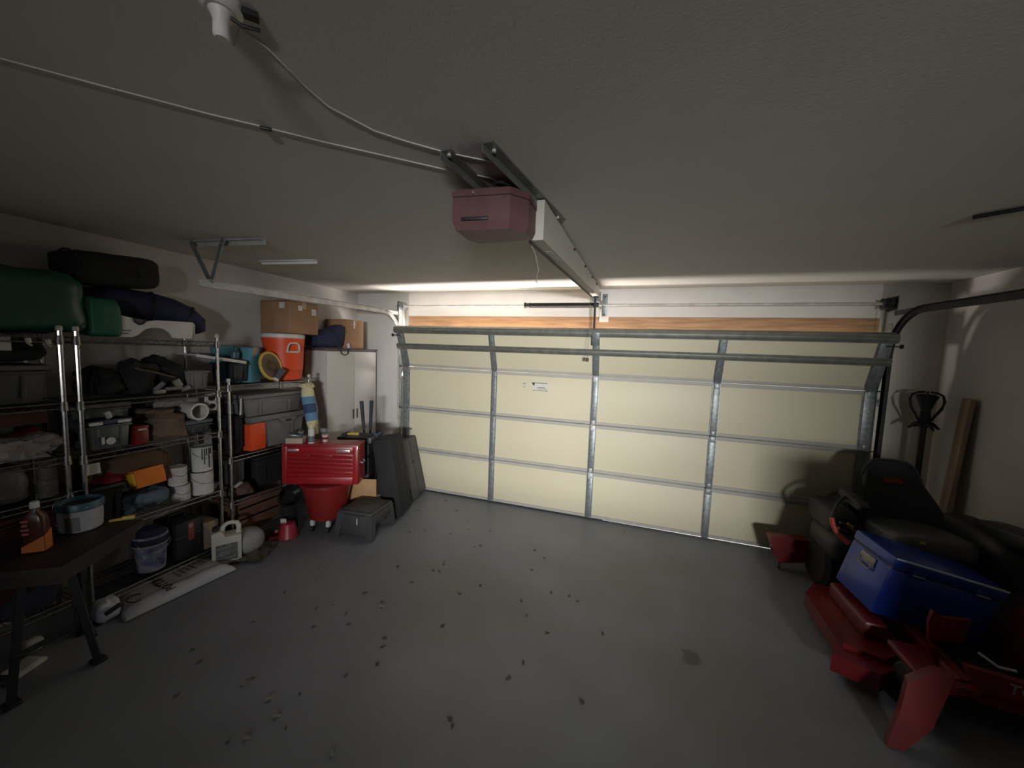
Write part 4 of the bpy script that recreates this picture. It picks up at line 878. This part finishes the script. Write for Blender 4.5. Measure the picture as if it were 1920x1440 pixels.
text('lettering', 'POTTING', .078, frame(PMt @ Vector((-.085, -.030, zt+.006)), PMt.to_3x3().col[1], -PMt.to_3x3().col[0]), M_inkb, t, sx=.95, bold=.0014)
for k in range(6):
    build('small_print', G(PMt).box((.03+.035*k, .02+.012*(k % 3), zt+.006), (.014, .15-.02*(k % 2), .002), rot=(0, 0, .05*(k % 3))), M_inkg, t)
build('emblem', G(PMt).tube([(-.245+.04*math.cos(a), -.08+.055*math.sin(a), .078) for a in [PI*.1+PI*1.5*k/14 for k in range(15)]], .0035, n=5), M_inkb, t)
t = thing('white_sack', 'small white torn sack with black print beside the bench foot', 'sack', (-.33, -2.785, 0))
build('sack', G().sup((-.335, -2.785, .065), (.14, .12, .13), e=.75, amp=.3, freq=8, seed=3.4, nu=32, nv=18, flatb=True), M_bagw, t)
build('patch', G().box((-.257, -2.785, .085), (.006, .08, .035), rot=(.3, .15, 0), bev=.002), M_black, t)

# ------------------------------------------------------------------ foreground work bench with pail and bottle
A = Vector((.20, -3.165, 0)); B = Vector((-.07, -2.70, 0)); C_ = Vector((-.36, -2.86, 0)); D_ = Vector((-.36, -3.58, 0)); E_ = Vector((-.13, -3.39, 0))
t = thing('work_bench', 'low dark brown work bench at the left carrying the pail and brown bottle', 'bench', (-.12, -3.1, 0))
bench = [A, B, Vector((-.355, -2.86, 0)), Vector((-.355, -3.54, 0))]
g = G(); poly = [(p.x, p.y) for p in bench]
build('top', g.prism(poly, Matrix.Translation((0, 0, .655)), .03), M_bench, t)
ctr = Vector((-.13, -3.1, 0))
inn = [(ctr.x+(x-ctr.x)*.90, ctr.y+(y-ctr.y)*.90) for x, y in poly]
build('apron', G().prism(inn, Matrix.Translation((0, 0, .585)), .068), M_bench, t)
feet = [(.066, -3.0), (.03, -3.30), (-.32, -3.45), (-.30, -2.90)]
tops = [(.10, -3.10), (-.02, -3.22), (-.31, -3.42), (-.29, -2.92)]
for (fx, fy), (tx, ty) in zip(feet, tops):
    l_ = build('leg', G().tube([(fx, fy, .01), (tx, ty, .60)], .021, n=4), M_black, t)
    build('foot', G().box((fx, fy, .012), (.06, .06, .022), bev=.006), M_black, l_)
build('stretcher', G().tube([(-.27, -2.93, .20), (.075, -3.02, .17)], .020, n=4), M_black, t)
build('stretcher', G().tube([(-.30, -3.44, .16), (.03, -3.29, .14)], .020, n=4), M_black, t)
build('stretcher', G().tube([(.07, -3.02, .28), (.03, -3.28, .24)], .016, n=4), M_black, t)
t = thing('joint_compound_pail', 'white pail with teal lid band on the dark work bench', 'pail', (-.235, -2.92, .686))
PMX = Matrix.Translation((-.250, -2.905, .687)) @ Matrix.Diagonal((.80, .80, .80, 1)) @ Matrix.Translation((.232, 2.925, -.687))
px_, py_ = -.232, -2.925
build('body', G(PMX).lathe((px_, py_, .687), [(.100, 0), (.108, .006), (.116, .15), (.118, .16)], n=40), M_pailw, t)
build('lid_band', G(PMX).lathe((px_, py_, .848), [(.119, 0), (.124, .004), (.124, .045), (.119, .055), (.112, .055), (.108, .02), (.001, .02)], n=40, cap=False), M_tealp, t)
build('contents', G(PMX).lathe((px_, py_, .872), [(.107, 0), (.06, .004), (.001, .004)], n=28, cap=False), M_black, t)
for a in (-.95, -.55, -.15): build('tab', G(PMX).box((px_+.1245*math.cos(a), py_+.1245*math.sin(a), .872), (.004, .016, .008), rot=(0, 0, a)), mat('tab_pale', (.30, .38, .42), .4) if 'tab_pale' not in bpy.data.materials else bpy.data.materials['tab_pale'], t)
build('bail', G(PMX).tube([(px_-.04+.0*math.sin(a), py_-.126*math.cos(a), .875+.085*math.sin(a)) for a in [PI*k/14*.62 for k in range(15)]], .0022, n=6), M_chrome, t)
build('label', G(PMX).lathe((px_, py_, .70), [(.1115, 0), (.1172, .12)], n=40, cap=False), M_pailw, t)
build('label_panel', G(PMX).prism([( .1125*math.cos(a), .1125*math.sin(a)) for a in [-1.15+.1*k for k in range(8)]] + [(.1165*math.cos(a), .1165*math.sin(a)) for a in [-.45-.1*k for k in range(8)]], Matrix.Translation((px_, py_, .705)), .11), M_grey, t)
t = thing('brown_bottle', 'dark brown jug-shaped bottle with white cap and orange label base on work bench', 'bottle', (-.085, -3.13, .686))
bx, by = -.112, -3.13
BMt = Matrix.Translation((bx, by, .687)) @ Matrix.Rotation(.75, 4, 'Z') @ Matrix.Diagonal((.56, .56, .95, 1))
g = G(BMt)
prof = [(0, .075, .052), (.006, .078, .055), (.17, .078, .055), (.20, .070, .050), (.222, .045, .038), (.235, .028, .028), (.25, .026, .026)]
rings = []
for z_, a_, b_ in prof: rings.append([g.bm.verts.new((math.copysign(abs(math.cos(q))**.5, math.cos(q))*a_, math.copysign(abs(math.sin(q))**.5, math.sin(q))*b_, z_)) for q in [2*PI*k/28 for k in range(28)]])
for p, q in zip(rings, rings[1:]):
    for k in range(28): g.bm.faces.new((p[k], p[(k+1) % 28], q[(k+1) % 28], q[k]))
g.bm.faces.new(rings[0][::-1]); g.bm.faces.new(rings[-1])
build('body', g, M_bottle, t)
build('cap', G(BMt).lathe((0, 0, .250), [(.031, 0), (.032, .004), (.030, .032), (.027, .035)], n=18), M_whitep, t)
lbm = mat('orange_label', (.62, .17, .03), .5, var=.2, scale=10)
build('label', G(BMt).prism([(-.0765, .008), (.0765, .008), (.0765, .095), (-.0765, .040)], frame((0, -.0552, 0), (1, 0, 0), (0, 0, 1)), .0015), lbm, t)
build('side_label', G(BMt).prism([(-.05, .008), (.05, .008), (.05, .12), (-.05, .095)], frame((.0782, 0, 0), (0, 1, 0), (0, 0, 1)), .0012), lbm, t)
for i, w in enumerate((.05, .04, .055, .045)): build('print', G(BMt).box((-.045, -.0568, .185-.024*i), (w, .0015, .012)), mat('label_red_print', (.42, .12, .08), .6) if 'label_red_print' not in bpy.data.materials else bpy.data.materials['label_red_print'], t)
single('yellow_clip', G().tube([(-.20, -2.80, .692), (-.17, -2.79, .70), (-.16, -2.765, .695), (-.18, -2.75, .692)], .008, n=8).box((-.150, -2.735, .698), (.06, .025, .022), rot=(0, 0, .9), bev=.006), M_yellow, 'small yellow clip lying on the work bench beside the pail', 'clip')
single('navy_cloth', G().sup((-.47, -3.07, .30), (.15, .26, .20), e=.7, amp=.35, freq=7, seed=6.6, nu=36, nv=20, flatb=True), mat('navy_cotton', (.05, .06, .10), .9, var=.4, bump=.3), 'navy cloth bunched on the bottom shelf below the work bench', 'cloth') 
single('white_tray', G().box((-.23, -3.185, .012), (.11, .17, .022), rot=(0, 0, .35), bev=.008).box((-.23, -3.185, .026), (.085, .14, .005), rot=(0, 0, .35)), M_whitep, 'white foam tray on the floor between the bench feet', 'tray')
single('white_scoop', G().sup((-.36, -3.09, .045), (.06, .09, .08), e=.7, amp=.2, freq=9, seed=1.9), M_whitep, 'small white scoop on the floor behind the bench foot', 'scoop')
t = thing('black_tool_bag', 'black canvas tool bag on the floor under the work bench', 'bag', (-.16, -3.34, 0))
build('bag', G().sup((-.18, -3.38, .14), (.22, .20, .25), e=.55, amp=.2, freq=6, seed=3.1, nu=32, nv=20, flatb=True), M_blacksoft, t)
build('buckle', G().box((-.066, -3.365, .15), (.008, .04, .012), rot=(.5, 0, 0)).box((-.066, -3.355, .125), (.008, .035, .010), rot=(.5, 0, 0)), M_galvw, t)

# ------------------------------------------------------------------ riding mower by the right wall
t = thing('riding_mower', 'red zero-turn riding mower with black seat parked along the right wall', 'mower', (4.75, -1.1, 0)); mw = t
def wheel(cx, cy, r, w, nm='wheel'):
    wl = build(nm, G().lathe((cx, cy, r+.002), [(r*.55, -w/2), (r*.85, -w/2), (r, -w*.36), (r, w*.36), (r*.85, w/2), (r*.55, w/2)], n=32, M=Matrix.Rotation(R(90), 3, 'Y')), M_tire, t)
    build('rim', G().lathe((cx, cy, r+.002), [(.03, -w*.42), (r*.54, -w*.46), (r*.54, w*.46), (.03, w*.42)], n=24, M=Matrix.Rotation(R(90), 3, 'Y')), M_redm, wl)
wheel(4.445, -.50, .235, .19, 'rear_wheel'); wheel(5.14, -.50, .235, .19, 'rear_wheel')
wheel(4.36, -1.72, .125, .10, 'front_wheel'); wheel(5.16, -1.74, .125, .10, 'front_wheel')
build('frame_rail', G().span(4.50, 4.56, -1.75, -.25, .19, .27, bev=.01), M_redm, t)
build('frame_rail', G().span(5.0, 5.06, -1.75, -.25, .19, .27, bev=.01), M_redm, t)
deck = [(4.03, -1.62), (4.12, -1.45), (4.13, -.98), (4.24, -.82), (5.22, -.82), (5.28, -1.0), (5.28, -1.45), (5.05, -1.60), (4.35, -1.60), (4.22, -1.70)]
build('mower_deck', G().prism(deck, Matrix.Translation((0, 0, .055)), .10), M_redm, t)
build('deck_top', G().prism([(4.66+(x-4.66)*.86, -1.2+(y+1.2)*.80) for x, y in deck], Matrix.Translation((0, 0, .155)), .028), M_redm, t)
build('deck_label', G().box((4.20, -1.52, .1565), (.03, .13, .002), rot=(0, 0, .45)), mat('worn_label', (.22, .19, .16), .7), t)
build('foot_pan', G().span(4.46, 5.10, -1.72, -.95, .172, .186, bev=.004), M_black, t)
build('side_console', G().box((4.315, -1.22, .235), (.12, .44, .11), bev=.02), M_redm, t)
# front plate with maker's lettering, front lip, beams
def poly_xz(name, pts, y, th, m, parent=None):
    return build(name, G().prism([(x, z) for x, z in pts], Matrix.Translation((0, y, 0)) @ Matrix.Rotation(R(90), 4, 'X'), th), m, parent or t)
fp = poly_xz('front_plate', [(4.484, .372), (4.702, .349), (5.05, .320), (5.05, .225), (4.713, .247), (4.538, .257)], -1.765, .035, M_redm)
poly_xz('front_lip', [(4.530, .252), (5.05, .216), (5.05, .186), (4.536, .219)], -1.775, .05, M_redm, fp)
text('lettering', 'TORO', .072, frame((4.745, -1.8008, .300), (1, 0, -.10), (.02, 0, 1)), mat('plate_lettering', (.36, .28, .28), .5), fp, sx=1.0, bold=.001)
poly_xz('toe_guard', [(4.356, .251), (4.40, .272), (4.438, .281), (4.526, .280), (4.524, .249), (4.441, .246), (4.364, .208)], -1.79, .05, M_redm)
poly_xz('foot_pedal', [(4.486, .495), (4.497, .495), (4.530, .470), (4.646, .486), (4.628, .348), (4.485, .322), (4.475, .429)], -1.535, .022, M_redm)
poly_xz('pedal_arm', [(4.452, .325), (4.484, .322), (4.575, .209), (4.561, .173), (4.502, .21)], -1.58, .03, M_redm)
poly_xz('tower', [(4.93, .18), (5.06, .18), (5.06, .46), (4.985, .52), (4.94, .46)], -1.36, .05, M_redm)
P8 = [(4.334, -1.85, .332), (4.420, -1.85, .332), (4.338, -1.91, .170), (4.319, -1.92, .097), (4.178, -1.995, .004), (4.108, -1.995, .004), (4.183, -1.93, .161), (4.225, -1.88, .270)]
g = G(); a = [g.bm.verts.new(Vector(p)) for p in P8]; b = [g.bm.verts.new(Vector(p)+Vector((.015, .05, .006))) for p in P8]
g.bm.faces.new(a); g.bm.faces.new(b[::-1])
for k in range(8): g.bm.faces.new((a[k], b[k], b[(k+1) % 8], a[(k+1) % 8]))
build('caster_arm', g, M_redm, t)
build('caster_fork', G().span(4.29, 4.43, -1.86, -1.58, .265, .30, bev=.01), M_redm, t)
build('caster_fork', G().span(5.09, 5.23, -1.86, -1.60, .265, .30, bev=.01), M_redm, t)
build('lever', G().tube([(4.66, -1.60, .34), (4.70, -1.66, .32), (4.76, -1.67, .325)], .008, n=8), M_silver, t)
# body around the seat
build('engine', G().sup((4.78, -.24, .50), (.50, .30, .44), e=.45, amp=.05), M_black, t)
build('fuel_tank', G().sup((4.455, -.47, .59), (.20, .46, .20), e=.40), M_black, t)
build('fender', G().sup((4.44, -.62, .44), (.24, .46, .20), e=.5), M_black, t)
build('fender', G().sup((5.17, -.78, .60), (.24, .60, .34), e=.5, rot=(.05, 0, 0)), M_black, t)
build('arm_console', G().sup((5.20, -.95, .775), (.18, .42, .12), e=.5, rot=(R(-6), 0, 0)), M_black, t)
build('seat_base', G().span(4.58, 5.02, -1.00, -.50, .42, .56, bev=.03), M_black, t)
build('rear_guard', G().prism([(4.064, .286), (4.08, .296), (4.361, .31), (4.363, .12), (4.159, .07), (4.119, .113)], Matrix.Translation((0, -.30, 0)) @ Matrix.Rotation(R(90), 4, 'X'), .10), M_redm, t)
build('guard_leg', G().cyl((4.165, -.35, .003), (4.165, -.35, .085), .014, n=10), M_grey, t)
def back(u, v):   # u across, v up
    w = .265 - .085*v; x = 4.795 + (u-.5)*2*w
    z = .62 + v*.47 - .20*max(0, v-.35)*(abs(2*u-1)**5)
    y = -.60 + .16*v**1.4 - .085*(abs(2*u-1)**2.2)*(1-.45*v) - .02*math.sin(v*PI)
    return Vector((x, y, z))
sb = build('seat_back', G().sheet(back, 24, 20, -.055), M_vinyl, t, sharp=70)
def patch(u, v):
    p = back(.36+.28*u, .66+.07*v); return p + Vector((0, -.0035, 0))
lg = build('seat_logo', G().sheet(patch, 10, 3), mat('seat_orange', (.26, .055, .03), .7, var=.5, scale=60), sb, sharp=70)
build('seat_cushion', G().sup((4.80, -.815, .625), (.47, .50, .16), e=.45, rot=(R(-5), 0, 0)), M_vinyl, t)
build('piping', G().tube([back(u, .995) + Vector((0, -.004, .004)) for u in [k/24 for k in range(25)]], .010, n=8), M_black, sb)
build('arm_rest', G().sup((4.50, -.66, .80), (.09, .34, .06), e=.5, rot=(R(6), 0, 0)), M_black, t)
build('arm_support', G().tube([(4.56, -.52, .60), (4.54, -.52, .72), (4.52, -.58, .78)], .018, n=8), M_black, t)
lv = build('control_lever', G().tube([(4.53, -.56, .80), (4.45, -.64, .805), (4.36, -.75, .775), (4.31, -.83, .725), (4.295, -.85, .690)], .0115, n=10), M_black, t)
gr = build('lever_grip', G().tube([(4.295, -.85, .700), (4.303, -.86, .65), (4.318, -.87, .612), (4.340, -.885, .58), (4.385, -.91, .545)], .017, n=12), mat('lever_red', (.62, .09, .045), .4), lv); gr['label'] = 'orange-red lever grip'
build('wire_bundle', G().tube([(4.36, -.82, .66), (4.42, -.78, .63), (4.47, -.80, .60)], .010, n=6).tube([(4.35, -.83, .62), (4.41, -.80, .59)], .012, n=6), M_brownb, t)
build('yellow_tag', G().box((4.42, -.83, .655), (.05, .008, .014), rot=(0, .5, .3)), M_yellow, t)
build('yellow_tag', G().box((4.70, -1.064, .688), (.028, .006, .012), rot=(0, .1, 0)), M_yellow, t)
build('hitch', G().span(4.74, 4.80, -.12, -.06, .20, .24), M_dark, t)

# blue cooler standing askew on the mower's foot pan
t = thing('ice_chest', 'blue steel ice chest standing tilted on the red mower in front of its seat', 'ice chest', (4.60, -1.22, .18))
XA, YA, ZA = Vector((.964, .154, -.218)), Vector((-.140, .987, .075)), Vector((.226, -.042, .973))
IM = Matrix((XA, YA, ZA)).transposed().to_4x4(); IM.translation = Vector((4.390, -1.405, .697))
L_, W_, H_ = .593, .338, .385
build('body', G(IM).span(.003, L_-.003, .003, W_-.003, -H_, -.072, bev=.012), M_coolb, t)
ld = build('lid', G(IM).span(0, L_, 0, W_, -.066, 0, bev=.012), M_coolb, t)
build('lid_edge_highlight', G(IM).span(.004, L_-.004, -.003, .0075, -.0085, .0030, bev=.004), M_lidglint, ld)  # lid edge highlight put in as a pale strip
build('gasket', G(IM).span(.008, L_-.008, .008, W_-.008, -.074, -.064), M_black, t)
for x in (.135, .47):
    lt = build('latch', G(IM).span(x-.035, x+.035, -.010, .003, -.085, -.035, bev=.003), M_coolb, t)
    build('latch_bar', G(IM).span(x-.034, x+.034, -.016, -.009, -.072, -.064, bev=.002), M_silver, lt)
for s_, x in ((-1, 0), (1, L_)):
    xx = x + s_*.004
    hp = build('handle_plate', G(IM).span(xx-.004, xx+.004, W_/2-.058, W_/2+.058, -.145, -.085, bev=.003), mat('handle_metal', (.30, .29, .26), .5, .3) if 'handle_metal' not in bpy.data.materials else bpy.data.materials['handle_metal'], t)
    hx = xx + s_*.006
    build('handle', G(IM).tube([(hx, W_/2-.05, -.12), (hx+s_*.006, W_/2-.052, -.165), (hx+s_*.006, W_/2+.052, -.165), (hx, W_/2+.05, -.12)], .006, n=8), bpy.data.materials['handle_metal'], t)
build('hinge', G(IM).cyl((.10, W_+.004, -.069), (.49, W_+.004, -.069), .005, n=8), M_silver, t)

# iron stand and leaning board in the right corner
t = thing('iron_floor_stand', 'black wrought iron floor stand with scrolled basket top by the right wall', 'stand', (5.15, -.14, 0))
cx, cy = 5.155, -.14
build('pole', G().cyl((cx, cy, .02), (cx, cy, 1.36), .020, n=12), M_iron, t)
build('basket_core', G().lathe((cx, cy, 1.36), [(.02, 0), (.035, .04), (.03, .12), (.055, .20), (.07, .235), (.05, .25)], n=20), M_iron, t)
for k in range(6):
    a = 2*PI*k/6 + .02
    pr = [(.03, 1.37), (.06, 1.43), (.100, 1.50), (.112, 1.56), (.100, 1.605), (.060, 1.625), (.02, 1.63)]
    build('scroll', G().tube([(cx+r_*math.cos(a), cy+r_*math.sin(a), z_) for r_, z_ in pr], .008, n=8), M_iron, t)
for k in range(4):
    a = 2*PI*k/4 + .05
    sp_ = [(cx+(.02+.085*q+.0)*math.cos(a), cy+(.02+.085*q)*math.sin(a), 1.345+.02*math.sin(q*4.5)) for q in [i/8 for i in range(9)]]
    build('leaf_scroll', G().tube(sp_, [.018, .017, .016, .015, .014, .013, .012, .010, .007], n=8), M_iron, t)
for k in range(3):
    a = 2*PI*k/3 + .4
    build('foot', G().tube([(cx, cy, .16), (cx+.06*math.cos(a), cy+.06*math.sin(a), .12), (cx+.12*math.cos(a), cy+.12*math.sin(a), .03), (cx+.15*math.cos(a), cy+.15*math.sin(a), .012)], .012, n=8), M_iron, t)
t = thing('leaning_board', 'tan wooden board leaning upright against the right wall corner', 'board', (5.24, -.20, 0))
LBm = frame((5.235, -.245, .004), (.25, .97, 0), (.052, -.013, 1))
build('board', G(LBm).span(-.072, .072, 0, 1.60, 0, .030, bev=.003), M_board, t)
build('knot', G(LBm).box((.01, .80, .031), (.02, .03, .002)), M_tan, t)

# ------------------------------------------------------------------ leaf litter on the floor
shapes = []
for k in range(5):
    g = G(); rr = random.Random(k); n = 9
    c = g.bm.verts.new((0, 0, .006)); ring = [g.bm.verts.new(((.5+.5*rr.random())*math.cos(2*PI*i/n), .55*(.4+.6*rr.random())*math.sin(2*PI*i/n), .001+.010*rr.random())) for i in range(n)]
    for i in range(n): g.bm.faces.new((c, ring[i], ring[(i+1) % n]))
    me = bpy.data.meshes.new('dry_leaf'); g.bm.to_mesh(me); g.bm.free(); me.materials.append(M_leaf if k < 4 else M_leafl); shapes.append(me)
spots = [(0.664, -0.909, 0.022), (0.581, -0.570, 0.027), (0.924, -0.952, 0.024), (0.800, -1.036, 0.028), (1.196, -0.914, 0.028), (1.236, -0.597, 0.019), (1.324, -0.752, 0.018), (1.559, -1.009, 0.031), (1.517, -1.043, 0.022), (1.538, -0.708, 0.022), (0.748, -0.193, 0.034), (0.998, -0.391, 0.026), (2.057, -0.891, 0.031), (2.176, -0.996, 0.026), (2.119, -1.213, 0.028), (2.844, -0.163, 0.020), (1.388, -1.396, 0.028), (1.411, -1.518, 0.032), (1.280, -1.724, 0.026), (1.053, -1.585, 0.030), (1.352, -1.521, 0.029), (0.488, -1.855, 0.019), (0.487, -2.174, 0.030), (1.025, -1.968, 0.027), (1.040, -1.955, 0.023), (0.917, -2.153, 0.018), (0.837, -2.221, 0.032), (1.065, -2.195, 0.026), (0.960, -2.362, 0.030), (1.448, -2.281, 0.032), (1.483, -2.340, 0.029), (1.534, -2.457, 0.033), (1.422, -2.585, 0.024), (0.966, -2.777, 0.031), (0.561, -2.473, 0.025), (0.457, -2.760, 0.033), (0.586, -2.803, 0.032), (1.282, -2.759, 0.020), (1.371, -2.917, 0.020), (1.181, -3.056, 0.021), (2.080, -2.603, 0.033), (2.109, -2.629, 0.025), (2.326, -2.147, 0.028), (2.231, -1.762, 0.023), (2.151, -1.620, 0.026), (2.476, -1.434, 0.024), (2.545, -1.471, 0.024), (2.750, -1.736, 0.027), (2.338, -1.442, 0.027), (1.798, -1.564, 0.032), (1.692, -1.715, 0.029), (1.737, -2.053, 0.033), (2.689, -2.279, 0.032), (0.705, -2.987, 0.034), (2.277, -2.281, 0.029), (1.214, -2.004, 0.021), (2.403, -1.862, 0.032), (1.153, -2.265, 0.033)]
for i, (x, y, s_) in enumerate(spots):
    me = shapes[i % 4]
    o = bpy.data.objects.new('dry_leaf', me); COL.objects.link(o)
    o.location = (x, y, .0005); o.rotation_euler = (0, 0, random.uniform(0, 6.28)); o.scale = (s_*.72, s_*.72, .6)
    tag(o, 'small dark dry leaf crumb lying on the grey floor', 'leaf', 'dry leaf crumbs scattered over the floor')
for i, (x, y, s_) in enumerate([(0.564, -1.971, 0.031), (1.248, -2.048, 0.026), (0.957, -2.817, 0.028), (0.644, -2.441, 0.021), (1.164, -2.837, 0.030), (1.280, -2.893, 0.026), (1.245, -3.019, 0.022), (1.664, -2.935, 0.019), (1.388, -1.396, 0.030)]):
    o = bpy.data.objects.new('pale_scrap', shapes[4]); COL.objects.link(o)
    o.location = (x, y, .0005); o.rotation_euler = (0, 0, random.uniform(0, 6.28)); o.scale = (s_, s_, 1.2)
    tag(o, 'small pale torn scrap lying on the grey floor', 'scrap', 'pale scraps scattered over the floor')
